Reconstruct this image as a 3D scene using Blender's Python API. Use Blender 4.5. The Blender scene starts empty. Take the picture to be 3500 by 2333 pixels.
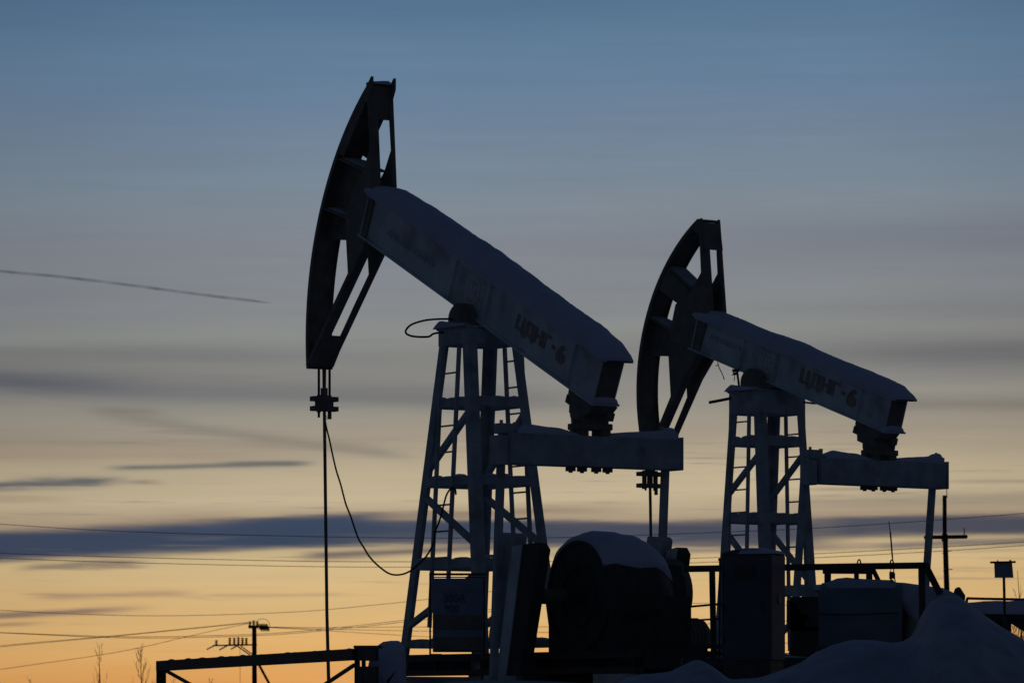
import bpy, math, random
from mathutils import Vector, Matrix, noise as mnoise

random.seed(7)
sc = bpy.context.scene
col = sc.collection
EYE = 1.7                      # camera height above the flat snow
F, HX, HY = 15250.0, 1750.0, 2440.0


def at(x, y, D):
    """a point seen in direction (x, y) of the photograph, standing D metres away"""
    return Vector(((x - HX) / F * D, D, EYE + (HY - y) / F * D))


# ------------------------------------------------------------------ materials
def lin(c):
    return tuple(((v / 255) / 12.92 if v / 255 <= .04045 else ((v / 255 + .055) / 1.055) ** 2.4) for v in c)


def mat(name, base, rough=.7, var=.25, scale=6.0, metallic=0.0, bump=.0, spot=None, spot_amt=.35, spot_scale=3.0):
    m = bpy.data.materials.new(name); m.use_nodes = True
    nt = m.node_tree; n = nt.nodes; b = n['Principled BSDF']
    tc = n.new('ShaderNodeTexCoord')
    ns = n.new('ShaderNodeTexNoise'); ns.inputs['Scale'].default_value = scale; ns.inputs['Detail'].default_value = 6
    nt.links.new(tc.outputs['Object'], ns.inputs['Vector'])
    ramp = n.new('ShaderNodeValToRGB')
    ramp.color_ramp.elements[0].position = .3; ramp.color_ramp.elements[1].position = .7
    ramp.color_ramp.elements[0].color = tuple(v * (1 - var) for v in base) + (1,)
    ramp.color_ramp.elements[1].color = tuple(min(1, v * (1 + var)) for v in base) + (1,)
    nt.links.new(ns.outputs['Fac'], ramp.inputs['Fac'])
    out = ramp.outputs['Color']
    if spot:
        n2 = n.new('ShaderNodeTexNoise'); n2.inputs['Scale'].default_value = spot_scale; n2.inputs['Detail'].default_value = 8
        nt.links.new(tc.outputs['Object'], n2.inputs['Vector'])
        mr = n.new('ShaderNodeMapRange'); mr.inputs['From Min'].default_value = .55; mr.inputs['From Max'].default_value = .68
        mr.inputs['To Max'].default_value = spot_amt
        nt.links.new(n2.outputs['Fac'], mr.inputs['Value'])
        mx = n.new('ShaderNodeMixRGB'); mx.inputs['Color2'].default_value = spot + (1,)
        nt.links.new(mr.outputs['Result'], mx.inputs['Fac']); nt.links.new(out, mx.inputs['Color1'])
        out = mx.outputs['Color']
    nt.links.new(out, b.inputs['Base Color'])
    b.inputs['Roughness'].default_value = rough; b.inputs['Metallic'].default_value = metallic
    b.inputs['Specular IOR Level'].default_value = .25
    if bump:
        bp = n.new('ShaderNodeBump'); bp.inputs['Strength'].default_value = bump; bp.inputs['Distance'].default_value = .02
        nt.links.new(ns.outputs['Fac'], bp.inputs['Height']); nt.links.new(bp.outputs['Normal'], b.inputs['Normal'])
    return m


M = dict(
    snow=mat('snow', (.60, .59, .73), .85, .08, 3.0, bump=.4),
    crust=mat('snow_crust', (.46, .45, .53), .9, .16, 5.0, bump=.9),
    paint=mat('pale_frosted_paint', (.68, .73, .74), .6, .17, 3.0, bump=.2, spot=(.38, .36, .33), spot_amt=.6, spot_scale=2.2),
    frame=mat('frosted_steel_frame', (.45, .49, .52), .65, .2, 5.0, bump=.1, spot=(.10, .08, .07)),
    black=mat('black_greasy_steel', (.23, .20, .165), .6, .25, 5.0, bump=.2, spot=(.07, .05, .04)),
    dark=mat('dark_weathered_steel', (.07, .066, .062), .65, .3, 7.0, bump=.2),
    red=mat('faded_red_lettering', (.42, .33, .28), .8, .25, 9.0),
    panel=mat('dull_panel_paint', (.60, .60, .56), .7, .15, 5.0),
    emblem=mat('pale_emblem_paint', (.80, .82, .88), .7, .1, 6.0),
    board=mat('board_blue_grey', (.28, .33, .42), .7, .12, 6.0),
    boardtext=mat('board_lettering', (.12, .13, .2), .7, .12, 6.0),
    wood=mat('weathered_wood', (.05, .04, .032), .9, .4, 8.0, bump=.3),
    wire=mat('dark_wire', (.03, .028, .026), .7, .1),
    cabinet=mat('cabinet_paint', (.11, .11, .13), .6, .15, 4.0, spot=(.1, .08, .08)),
    tarp=mat('grey_green_tank_paint', (.16, .20, .22), .7, .2, 2.0, bump=.15),
    bark=mat('bark', (.06, .045, .035), .9, .3, 20.0),
)


# ------------------------------------------------------------------ mesh builder
class MB:
    def __init__(self, T=None):
        self.v = []; self.f = []; self.T = T; self.sm = []

    def add(self, vs, fs, smooth=False):
        k = len(self.v)
        for p in vs:
            p = Vector(p)
            self.v.append(self.T @ p if self.T is not None else p)
        for f in fs:
            self.f.append([i + k for i in f]); self.sm.append(smooth)
        return self

    def box(self, c, s, ax=None):
        c = Vector(c); h = [v / 2 for v in s]
        ax = ax or (Vector((1, 0, 0)), Vector((0, 1, 0)), Vector((0, 0, 1)))
        vs = [c + ax[0] * (h[0] * i) + ax[1] * (h[1] * j) + ax[2] * (h[2] * k) for i in (-1, 1) for j in (-1, 1) for k in (-1, 1)]
        return self.add(vs, [(0, 1, 3, 2), (4, 6, 7, 5), (0, 4, 5, 1), (2, 3, 7, 6), (0, 2, 6, 4), (1, 5, 7, 3)])

    def bar(self, p0, p1, w, h=None, up=(0, 0, 1)):
        p0, p1 = Vector(p0), Vector(p1); h = h or w
        d = (p1 - p0); L = d.length; d.normalize(); u = Vector(up)
        if abs(d.dot(u)) > .97: u = Vector((1, 0, 0))
        s = d.cross(u).normalized(); u = s.cross(d).normalized()
        return self.box((p0 + p1) / 2, (L, w, h), (d, s, u))

    def tube(self, pts, r, n=8, caps=True, smooth=True):
        pts = [Vector(p) for p in pts]; vs = []; fs = []
        rs = r if isinstance(r, (list, tuple)) else [r] * len(pts)
        prev = None
        for i, p in enumerate(pts):
            d = (pts[min(i + 1, len(pts) - 1)] - pts[max(i - 1, 0)]).normalized()
            if prev is None:
                prev = d.cross(Vector((.13, .2, 1))).normalized()
                if prev.length < .5: prev = Vector((1, 0, 0))
            a = (prev - d * prev.dot(d)).normalized(); b = d.cross(a); prev = a
            for k in range(n):
                t = 2 * math.pi * k / n
                vs.append(p + (a * math.cos(t) + b * math.sin(t)) * rs[i])
        for i in range(len(pts) - 1):
            for k in range(n):
                fs.append((i * n + k, i * n + (k + 1) % n, (i + 1) * n + (k + 1) % n, (i + 1) * n + k))
        self.add(vs, fs, smooth)
        if caps:
            m = len(pts) - 1
            self.add([vs[k] for k in range(n)], [tuple(range(n))[::-1]])
            self.add([vs[m * n + k] for k in range(n)], [tuple(range(n))])
        return self

    def disc(self, c, axis, r, t, n=32):
        c = Vector(c); a = Vector(axis).normalized()
        return self.tube([c - a * t / 2, c + a * t / 2], r, n, True, False)

    def prism(self, poly, y0, y1):
        """polygon in the (x, z) plane drawn out along y"""
        n = len(poly)
        vs = [(p[0], y0, p[1]) for p in poly] + [(p[0], y1, p[1]) for p in poly]
        fs = [tuple(range(n)), tuple(range(2 * n - 1, n - 1, -1))]
        for i in range(n):
            j = (i + 1) % n
            fs.append((i, i + n, j + n, j))
        return self.add(vs, fs)

    def snow(self, path, base, hw, seed=0, n=10, rough=.012, axis='x', sub=6, e=.6):
        """rounded snow lying along a path: path = [(x, top)], base = height it lies on, hw = half width, centred on y = 0"""
        rows = []; P = []
        for (x0, t0), (x1, t1) in zip(path, path[1:]):
            for k in range(sub): P.append((x0 + (x1 - x0) * k / sub, t0 + (t1 - t0) * k / sub))
        P.append(path[-1])
        N = len(P); vs = []; fs = []
        bf = base if callable(base) else (lambda x: base)
        for i, (x, t) in enumerate(P):
            endf = min(1, (min(i, N - 1 - i) + .35) / 2.2)
            hh = max(.004, (t - bf(x))) * endf ** .5
            w_ = hw * (.90 + .07 * endf + .06 * mnoise.noise(Vector((x * 2.7, seed * 3.1, 0))) + .03 * mnoise.noise(Vector((x * 11, seed, 2))))
            hh *= 1 + .03 * mnoise.noise(Vector((x * 4.1, seed, 7))) + .028 * mnoise.noise(Vector((x * 17, seed, 5)))
            for k in range(n + 1):
                a = math.pi * k / n
                c, s = math.cos(a), math.sin(a)
                r = 1 + rough * 14 * (mnoise.noise(Vector((x * 2.3 + seed, k * .45, seed * 1.7)))) * (.2 + s) * .5
                yy = w_ * (abs(c) ** .85) * (1 if c > 0 else -1)
                zz = bf(x) + hh * (max(0, s) ** e) * r
                vs.append((x, yy, zz))
        for i in range(N - 1):
            for k in range(n):
                fs.append((i * (n + 1) + k, i * (n + 1) + k + 1, (i + 1) * (n + 1) + k + 1, (i + 1) * (n + 1) + k))
        fs.append(tuple(range(n + 1))); fs.append(tuple(range((N - 1) * (n + 1), N * (n + 1)))[::-1])
        return self.add(vs, fs, True)

    def build(self, name, m, parent=None, bevel=0):
        me = bpy.data.meshes.new(name)
        me.from_pydata([tuple(v) for v in self.v], [], self.f)
        me.polygons.foreach_set('use_smooth', self.sm)
        me.update()
        o = bpy.data.objects.new(name, me); col.objects.link(o)
        me.materials.append(m)
        if parent is not None: o.parent = parent
        if bevel:
            bv = o.modifiers.new('bevel', 'BEVEL'); bv.width = bevel; bv.segments = 2; bv.limit_method = 'ANGLE'
        return o


def empty(name, loc, label, cat, rz=0, group=None):
    o = bpy.data.objects.new(name, None); col.objects.link(o)
    o.location = loc; o.rotation_euler = (0, 0, rz)
    o['label'] = label; o['category'] = cat
    if group: o['group'] = group
    return o


def tag(o, label, cat, group=None):
    o['label'] = label; o['category'] = cat
    if group: o['group'] = group
    return o


def letters(name, text, m, parent, origin, ax, ay, height, width, bold=.02):
    """real lettering: a text turned into a thin mesh, its x along ax, its y along ay"""
    cu = bpy.data.curves.new('tmp', 'FONT'); cu.body = text; cu.size = 1; cu.offset = bold * .5; cu.extrude = .003
    to = bpy.data.objects.new('tmp', cu); col.objects.link(to)
    bpy.context.view_layer.update()
    dg = bpy.context.evaluated_depsgraph_get()
    me = bpy.data.meshes.new_from_object(to.evaluated_get(dg))
    bpy.data.objects.remove(to)
    if bold > .025:      # painted block letters: thicken the strokes sideways
        base = [v.co.copy() for v in me.vertices]; polys = [tuple(p.vertices) for p in me.polygons]; nb = len(base)
        vv = []; ff = []
        for k, dx in enumerate((-bold, -bold / 2, 0, bold / 2, bold)):
            vv += [(c.x + dx, c.y, c.z + .0004 * k) for c in base]; ff += [[i + nb * k for i in p] for p in polys]
        me = bpy.data.meshes.new('letters'); me.from_pydata(vv, [], ff)
    xs = [v.co.x for v in me.vertices]; ys = [v.co.y for v in me.vertices]
    x0, x1, y0, y1 = min(xs), max(xs), min(ys), max(ys)
    ax, ay = Vector(ax).normalized(), Vector(ay).normalized(); az = ax.cross(ay)
    for v in me.vertices:
        p = v.co.copy()
        v.co = Vector(origin) + ax * ((p.x - x0) / (x1 - x0) * width) + ay * ((p.y - y0) / (y1 - y0) * height) + az * p.z
    me.materials.clear(); me.materials.append(m)
    o = bpy.data.objects.new(name, me); col.objects.link(o)
    if parent: o.parent = parent
    return o


# ------------------------------------------------------------------ pumpjack
# local frame of a pumpjack: x towards the tail of the walking beam, y across, z up, origin on the pad below the pivot
def pumpjack(loc, theta, p):
    root = empty('pumpjack', loc, p['label'], 'pumpjack', theta - math.pi / 2, 'pumpjacks on the snowy well pad')
    zp = p['zp']; T = p['tilt']
    BF = Matrix(((math.cos(T), 0, math.sin(T), 0), (0, 1, 0, 0), (-math.sin(T), 0, math.cos(T), zp), (0, 0, 0, 1)))
    R = p['R']; a0, a1 = p['arc']
    # ---- tower
    A = lambda z: p['a_top'] + p['a_k'] * (p['ztop'] - z)
    B = lambda z: p['b_top'] + p['b_k'] * (p['ztop'] - z)
    zt = p['ztop']
    C = lambda sx, sy, z: Vector((sx * A(z), sy * B(z), z))
    for sx in (-1, 1):
        for sy in (-1, 1):
            m = MB(); c0, c1 = C(sx, sy, .05), C(sx, sy, zt + .03); Lg, tk_ = .13, .016; vs = []
            for c in (c0, c1):
                for (ax_, ay_) in ((0, 0), (Lg, 0), (Lg, tk_), (tk_, tk_), (tk_, Lg), (0, Lg)): vs.append((c.x - sx * (ax_ - .03), c.y - sy * (ay_ - .03), c.z))
            m.add(vs, [(0, 1, 2, 3, 4, 5), (11, 10, 9, 8, 7, 6)] + [(i, i + 6, (i + 1) % 6 + 6, (i + 1) % 6) for i in range(6)]); m.build('tower_leg', M['frame'], root)
    for lv, hgt in p['levels']:
        cs = [C(-1, -1, lv), C(1, -1, lv), C(1, 1, lv), C(-1, 1, lv)]
        for i in range(4):
            q0, q1 = cs[i], cs[(i + 1) % 4]; d = (q1 - q0).normalized() * .06
            m = MB(); m.bar(q0 + d, q1 - d, .06, hgt); cbr = m.build('cross_brace', M['frame'], root, .005)
            for k in range(3):
                c = q0.lerp(q1, .22 + .26 * k + random.uniform(-.05, .05)) + Vector((0, 0, hgt / 2 + .003))
                L = (q1 - q0).length * random.uniform(.09, .16); dd = (q1 - q0).normalized()
                yy = Vector((-dd.y, dd.x, 0)); ht = random.uniform(.015, .04)
                mm = Matrix.Translation(c) @ Matrix(((dd.x, yy.x, 0, 0), (dd.y, yy.y, 0, 0), (0, 0, 1, 0), (0, 0, 0, 1)))
                s_ = MB(mm); s_.snow([(-L, ht * .6), (0, ht), (L, ht * .7)], 0, .032, random.random() * 9, 6)
                s_.build('snow_lump', M['snow'], cbr)
    for (z0, z1, s0) in p['diags']:
        for sy in (-1, 1):
            m = MB(); m.bar(C(s0, sy, z0), C(-s0, sy, z1), .07, .07, (0, 1, 0)); m.build('diagonal_brace', M['frame'], root, .005)
    # head plates on the tower
    m = MB(); a, b = A(zt), B(zt); ch = p['cap_h']
    m.box((0, 0, zt + ch / 2), (2 * a + .075, 2 * b + .075, ch))
    m.box((0, 0, zt + ch + .012), (2 * a + .11, 2 * b + .11, .024))
    m.build('tower_cap', M['frame'], root, .006)
    for sy in (-1, 1):
        s_ = MB(Matrix.Translation((-.02, sy * (b + .02), zt + ch + .022)))
        s_.snow([(-a - .07, .03), (-a + .04, .1), (-.05, .07), (a * .6, .04), (a + .04, .03)], 0, .07, 3 + sy, 8); s_.build('cap_snow', M['snow'], root)
    # ladders
    for sy, (u0, u1), zl0 in p['ladders']:
        lad = MB(); yb = lambda z: sy * (B(z) + .03)
        r0 = [Vector((u0, yb(z), z)) for z in (zl0, zt)]; r1 = [Vector((u1, yb(z), z)) for z in (zl0, zt)]
        lad.bar(r0[0], r0[1], .035, .045, (0, 1, 0)); lad.bar(r1[0], r1[1], .035, .045, (0, 1, 0))
        lo = lad.build('ladder', M['frame'], root)
        z = zl0 + .2
        while z < zt - .1:
            m = MB(); m.tube([(u0, yb(z), z), (u1, yb(z), z + .002)], .012, 8); m.build('rung', M['frame'], lo); z += .318
    # bearings
    for sy in (-1, 1):
        m = MB(); yb = sy * p['bear_w']
        m.tube([(0, yb - .10, zp - .04), (0, yb - .085, zp - .04), (0, yb - .05, zp - .04), (0, yb + .08, zp - .04), (0, yb + .1, zp - .04)], [.11, .165, .2, .2, .14], 32, True, False)
        m.prism([(-.25, zt + ch + .02), (.25, zt + ch + .02), (.24, zt + ch + .055), (.13, zp - .02), (-.13, zp - .02), (-.24, zt + ch + .055)], yb - .065, yb + .065)
        m.build('saddle_bearing', M['black'], root, .006)
    m = MB(BF); m.prism([(-.2, -.07), (.32, -.07), (.4, .012), (-.24, .012)], -p['bear_w'] + .02, p['bear_w'] - .02)
    m.tube([(0, -.34, 0), (0, .34, 0)], .075, 16); m.build('saddle_shaft', M['black'], root)
    # ---- walking beam (box girder with flanges, open at the tail)
    s0, s1, hb, ht = p['beam']; fw = .2; wb = .145
    m = MB(BF)
    m.box(((s0 + s1) / 2, 0, hb + .012), (s1 - s0, 2 * fw, .024))
    m.box(((s0 + s1) / 2, 0, ht - .012), (s1 - s0, 2 * fw, .024))
    e1 = s1 - .05
    for sy in (-1, 1): m.box(((s0 + e1) / 2, sy * wb, (hb + ht) / 2), (e1 - s0, .016, ht - hb - .05))
    for sx in (s0 + .01, e1 - .55): m.box((sx, 0, (hb + ht) / 2), (.016, 2 * wb - .02, ht - hb - .052))
    wbm = m.build('walking_beam', M['paint'], root, .004)
    m = MB(BF)
    m.box((e1 - .54, 0, (hb + ht) / 2), (.01, 2 * wb - .03, ht - hb - .06)); 
    m.box((e1 - .018, 0, (hb + ht) / 2), (.03, 2 * wb - .02, ht - hb - .06)); m.build('end_shade_plate', M['black'], wbm)  # black plates put the shade inside the open tail into the colour
    for sx in p['stiff']:
        m = MB(BF)
        for sy in (-1, 1): m.box((sx, sy * (wb + .03), (hb + ht) / 2), (.014, .045, ht - hb - .054))
        m.build('stiffener', M['paint'], wbm)
    m = MB(BF); m.snow(p['snow'], ht, fw + .012, p['seed'], 14, .012, sub=16, e=.55); m.build('snow_cover', M['snow'], wbm)
    m = MB(BF); m.snow([(s1 - .33, hb + .03), (s1 - .2, hb + .05), (s1 - .04, hb + .1), (s1 - .005, hb + .04)], hb + .024, .19, 2.2, 8); m.build('tail_snow', M['snow'], wbm)
    yt = -wb - .0125
    bx, bz = BF.to_3x3() @ Vector((1, 0, 0)), BF.to_3x3() @ Vector((0, 0, 1))
    for text, ts0, ts1, th0, th1, bold in p['texts']:
        letters('lettering', text, M['red'] if bold > .025 else M['panel'], wbm, BF @ Vector((ts0, yt, th0)), bx, bz, th1 - th0, ts1 - ts0, bold)
    for (s_0, s_1, h_0, h_1) in p.get('marks', ()):
        m = MB(BF); m.prism([(s_0, h_0), (s_1, h_0), (s_1, h_1), (s_0, h_1)], -wb - .013, -wb - .009); m.build('dark_plate', M['panel'], wbm)
    q = p['plate']
    m = MB(BF); m.prism([(q[0], q[2]), (q[1], q[2]), (q[1], q[3]), (q[0], q[3])], -wb - .014, -wb - .0095); pl = m.build('emblem_panel', M['panel'], wbm)
    # emblem: an open shield with upright strokes in it
    ex, eh = (q[0] + q[1]) / 2 + .03, q[2] + .06
    ew, et = .15, q[3] - .05
    m = MB(BF); Y0, Y1 = -wb - .019, -wb - .0145
    def stroke(x0, z0, x1, z1, t=.022):
        d = Vector((x1 - x0, z1 - z0)); d.normalize(); nx, nz = -d.y * t / 2, d.x * t / 2
        m.prism([(x0 + nx, z0 + nz), (x1 + nx, z1 + nz), (x1 - nx, z1 - nz), (x0 - nx, z0 - nz)], Y0, Y1)
    stroke(ex - ew, et, ex - ew, eh + .09); stroke(ex + ew, et, ex + ew, eh + .09)
    stroke(ex - ew, eh + .087, ex - .055, eh); stroke(ex + ew, eh + .087, ex + .055, eh); stroke(ex - .055, eh + .001, ex + .055, eh + .001)
    stroke(ex - ew, et - .001, ex + ew, et - .001, .014)
    z0_, z1_ = eh + .075, et - .05
    stroke(ex - .10, z1_, ex - .10, z0_, .036); stroke(ex - .02, z1_, ex - .02, z0_, .036); stroke(ex - .10, z0_, ex - .02, z0_, .03)
    stroke(ex + .035, z1_, ex + .035, z0_, .036); stroke(ex + .045, (z0_ + z1_) / 2, ex + .11, z1_, .032); stroke(ex + .045, (z0_ + z1_) / 2, ex + .11, z0_, .032)
    m.build('emblem', M['emblem'], pl)
    # ---- horsehead
    W = .18
    pt = lambda r, an: (-r * math.cos(an), r * math.sin(an))
    NA = 40
    head = MB(BF)
    outer = [pt(R, a0 + (a1 - a0) * k / NA) for k in range(NA + 1)]; inner = [pt(R - .022, a0 + (a1 - a0) * k / NA) for k in range(NA, -1, -1)]
    head.prism(outer + inner, -W, W); hd = head.build('horsehead', M['black'], root)
    for sy in (-1, 1):
        m = MB(BF)
        o_ = [pt(R - .0225, a0 + (a1 - a0) * k / NA) for k in range(NA + 1)]; i_ = [pt(R - p['band'], a0 + (a1 - a0) * k / NA) for k in range(NA, -1, -1)]
        m.prism(o_ + i_, sy * W * .92, sy * W)
        m.prism(p['side'], sy * (.05 if sy < 0 else .125), sy * (W + .002))
        if 'upper' in p: m.prism(p['upper'], sy * W * .9, sy * (W - .001))
        m.build('side_frame', M['black'], hd)
    for (x0, z0, x1, z1) in p['ribs']:
        m = MB(BF); d = Vector((x1 - x0, z1 - z0)).normalized(); nx, nz = -d.y * .012, d.x * .012
        m.prism([(x0 + nx, z0 + nz), (x1 + nx, z1 + nz), (x1 - nx, z1 - nz), (x0 - nx, z0 - nz)], -W + .015, W - .015)
        rb = m.build('rib', M['black'], hd)
        # snow caught on the rib, level with the world
        c = BF @ Vector(((x0 + x1) / 2, 0, (z0 + z1) / 2)); e0 = BF @ Vector((x0, 0, z0)); e2 = BF @ Vector((x1, 0, z1))
        L = abs(e2.x - e0.x) / 2 * .92
        zb = lambda x, e0=e0, e2=e2, c=c: (e0.z + (x + c.x - e0.x) / (e2.x - e0.x) * (e2.z - e0.z)) + .014
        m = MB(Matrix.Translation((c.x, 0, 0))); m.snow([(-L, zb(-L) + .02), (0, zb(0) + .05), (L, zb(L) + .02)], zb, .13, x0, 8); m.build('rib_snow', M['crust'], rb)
    if 'gusset' in p:
        m = MB(BF); m.prism(p['gusset'], -.165, .165); m.build('gusset_box', M['black'], hd)
    m = MB(BF); m.prism(p['web'], -.012, .012); m.build('web_plate', M['black'], hd)
    m = MB(BF); m.prism(p['topback'], -.17, .17); m.build('back_plate', M['black'], hd)
    m = MB(BF); m.prism(p['botback'], -.17, .17); m.build('back_plate', M['black'], hd)
    # ear tips over the top
    for sy in (-1, 1):
        m = MB(BF); m.prism(p['ear'], sy * .145, sy * (W + .004)); m.build('ear_tip', M['black'], hd)
    tp = BF @ Vector((p['ear'][0][0] - .03, 0, p['ear'][0][1] - .085))
    m = MB(Matrix.Translation(tp) @ Matrix.Rotation(math.pi / 2, 4, 'Z')); m.snow([(-.14, .012), (-.05, .02), (.03, .03), (.1, .035), (.13, .012)], -.02, .05, 1, 8); m.build('head_snow', M['snow'], hd)
    # head seat on the beam
    m = MB(BF); m.prism([(s0 - .07, hb - .12), (s0 + .09, hb - .12), (s0 + .2, hb - .002), (s0 - .02, hb - .002)], -.16, .16)
    m.prism([(s0 - .06, hb - .002), (s0 - .002, hb - .002), (s0 - .002, ht + .03), (s0 - .03, ht + .06), (s0 - .08, ht + .03)], -.17, .17); m.build('head_seat', M['black'], root)
    # ---- bridle, carrier, polished rod
    yr = p['rod_y']; xr = -R - .012; zc = p['z_car']; zb_ = (BF @ Vector((*[pt(R, a1)[0]], 0, pt(R, a1)[1]))).z
    xb = (BF @ Vector((pt(R, a1)[0], 0, pt(R, a1)[1]))).x
    for k in (-1, 1):
        m = MB(); m.tube([(xr, yr + k * .08, zc - .24), (xr, yr + k * .08, zb_ + .25), (xr + .01, yr + k * .08, zp)], .016, 8); m.build('bridle_rope', M['wire'], root)
    m = MB()
    m.box((xr, yr, zc), (.12, p.get('car_l', .36), .062)); m.box((xr, yr, zc - p['car_gap']), (.12, p.get('car_l', .36), .062))
    cs = p.get('car_s', .08)
    for k in (-1, 1): m.tube([(xr, yr + k * cs, zc - p['car_gap'] - (.05 if k < 0 else .13)), (xr, yr + k * cs, zc + .05)], .027, 10)
    m.box((xr, yr, zc - p['car_gap'] / 2), (.1, p['car_w'], p['car_gap']))
    m.tube([(xr, yr, zc), (xr, yr, zc + .14)], .048, 10); m.build('carrier_bar', M['black'], root)
    m = MB(); m.tube([(xr, yr, zb_ + .2), (xr, yr, zc), (xr, yr + .04, 1.0), (xr + .0, yr + .07, .0)], [.03, .022, .022, .024], 10)
    m.build('polished_rod', M['black'], root)
    # ---- equalizer and its bearing
    ue = p['ue']; y0, y1, z0, z1 = p['eq']
    m = MB(); m.box((ue, (y0 + y1) / 2, zp + (z0 + z1) / 2), (.24, y1 - y0, z1 - z0))
    m.box((ue, (y0 + y1) / 2, zp + z0 - .009), (.3, y1 - y0 - .02, .018))
    m.box((ue, y1 + .007, zp + (z0 + z1) / 2 + .0), (.30, .016, z1 - z0 + .05)); m.box((ue, y0 - .007, zp + (z0 + z1) / 2), (.30, .016, z1 - z0 + .05))
    eq = m.build('equalizer', M['frame'], root, .006)
    m = MB(Matrix.Translation((ue, 0, zp)) @ Matrix.Rotation(math.pi / 2, 4, 'Z'))
    m.snow([(y0 + .1, z1 + .05), (y0 + .3, z1 + .115), (y0 + .7, z1 + .09), (-.28, z1 + .05), (-.15, z1 + .012)], z1 - .004, .12, 5, 8)
    m.snow([(.2, z1 + .012), (.32, z1 + .05), (.8, z1 + .09), (y1 - .2, z1 + .1), (y1 - .15, z1 + .13), (y1 - .03, z1 + .14)], z1 - .004, .12, 8, 8)
    m.build('snow_cover', M['snow'], eq)
    for k in (-.24, -.08, .12, .28):
        m = MB(); m.box((ue, k, zp + z0 - .04), (.09, .085, .065)); m.tube([(ue, k, zp + z0 - .09), (ue, k, zp + z0 - .01)], .028, 6, True, False); m.build('bolt_nut', M['black'], eq)
    m = MB(); zq = zp + z1
    m.box((ue, -.12, zq + .035), (.22, .13, .1)); m.box((ue, .19, zq + .035), (.22, .13, .1))
    m.box((ue, .035, zq + .11), (.24, .48, .075)); m.tube([(ue, -.20, zq + .06), (ue, -.20, zq + .2)], .025, 6); m.tube([(ue, .27, zq + .06), (ue, .27, zq + .2)], .025, 6)
    zx = p['z_eb'] + zp
    m.tube([(ue, -.19, zx), (ue, -.16, zx), (ue, .2, zx), (ue, .23, zx)], [.09, .14, .14, .1], 20, True, False)
    m.prism([(ue - .13, zq + .14), (ue + .13, zq + .14), (ue + .14, zx + .03), (ue - .14, zx + .03)], -.15, .2)
    m.build('equalizer_bearing', M['black'], root, .008)
    sb_ = p['s_eb']
    m = MB(BF); m.prism([(sb_ - .24, hb - .002), (sb_ + .34, hb - .002), (sb_ + .28, hb - .1), (sb_ + .2, hb - .16), (sb_ + .12, hb - .26), (sb_ - .12, hb - .26), (sb_ - .16, hb - .16), (sb_ - .22, hb - .12)], -.17, .17)
    m.box((sb_ - .2, -.12, hb - .13), (.1, .1, .1)); m.box((sb_ + .27, .12, hb - .14), (.1, .1, .1))
    m.build('tail_bracket', M['black'], root, .006)
    # ---- pitmans
    pw = p['pit_w']; u0, z0p, u1, z1p = p['pit']
    for sy in (-1, 1):
        m = MB(); d = (Vector((u1, 0, z1p)) - Vector((u0, 0, z0p))).normalized()
        yo = sy * pw - (.05 if sy > 0 else 0)
        m.bar((u0, yo, zp + z0p), (u1, yo, zp + z1p), .075, .085, (0, 1, 0))
        m.build('pitman_arm', M['frame'], root, .008)
    # pin blocks at the left equalizer end
    m = MB(); yo = -pw
    m.box((ue, yo + .02, zp + z1 + .05), (.14, .2, .12)); m.tube([(ue, yo - .02, zp + z1 + .05), (ue, yo - .02, zp + z1 + .15)], .022, 8); m.tube([(ue, yo + .17, zp + z1 + .02), (ue, yo + .17, zp + z1 + .13)], .03, 8)
    m.box((ue, yo - .05, zp + z1 - .2), (.2, .14, .34)); m.build('wrist_block', M['frame'], root, .01)
    m = MB(); m.box((ue, y1 - .08, zp + z1 + .03), (.2, .12, .1)); m.tube([(ue, pw - .12, zp + z1), (ue, pw - .12, zp + z1 + .15)], .02, 8); m.build('wrist_block', M['frame'], root, .01)
    # ---- cranks and weights, shaft, gearbox
    g = p['gear']; gx, gz = g['x'], g['z']
    for sy in (-1, 1):
        yy = sy * (1.0 if sy < 0 else 1.05)
        m = MB()
        m.prism([(gx - .32 + dx, zz) for dx, zz in ((-.14, .15), (.14 + .18 * (sy < 0), .15), ((.74 if sy < 0 else .44), g['ct2'] - .08), ((.66 if sy < 0 else .37), g['ct2']), (.19, g['ct2'] - .02))], yy - .07 + .06 * sy, yy + .09 + .06 * sy)
        ck = m.build('crank', M['dark'], root, .01)
        m = MB(); m.prism([(gx - .32 + dx, zz) for dx, zz in ((-.14, .15), (.06, .15), (.40, g['ct2'] - .015), (.19, g['ct2'] - .025))], yy - .085 + .06 * sy, yy - .0705 + .06 * sy); m.build('edge_plate', M['paint'], ck)
        m = MB()
        m.prism([(gx - .62 + dx, zz) for dx, zz in ((-.12, .55), (.2, .5), (.47, g['ct1'] - .04), (.42, g['ct1']), (.2, g['ct1'] - .01), (.17, g['ct1'] + .02))], yy - .085, yy + .085)
        m.build('counterweight', M['frame'], root, .015)
        m = MB(); m.disc((gx, yy * .92, gz + .05), (0, 1, 0), .15 if sy < 0 else .42, .1, 36); m.build('hub_disc', M['black'], root)
    m = MB(); m.tube([(gx, -1.1, gz), (gx, 1.12, gz)], .09, 16); m.build('crank_shaft', M['black'], root)
    rr = g['r']
    m = MB()
    m.tube([(gx + g['o'], y, gz) for y in (-.29, -.2, .08, .24, .4, .54, .62)], [rr * .98, rr * .97, rr * .96, rr * .93, rr * .82, rr * .62, rr * .5], 40, True, True)
    m.box((gx + g['o'], .2, gz * .5), (1.1, 1.0, gz))
    m.box((gx + g['o'] + .12, .6, gz * .5 + .22), (.34, .3, gz + .3))
    gb = m.build('gearbox', M['dark'], root)
    m = MB(); m.disc((gx + g['o'], -.4, gz), (0, 1, 0), rr, .2, 48)
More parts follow.
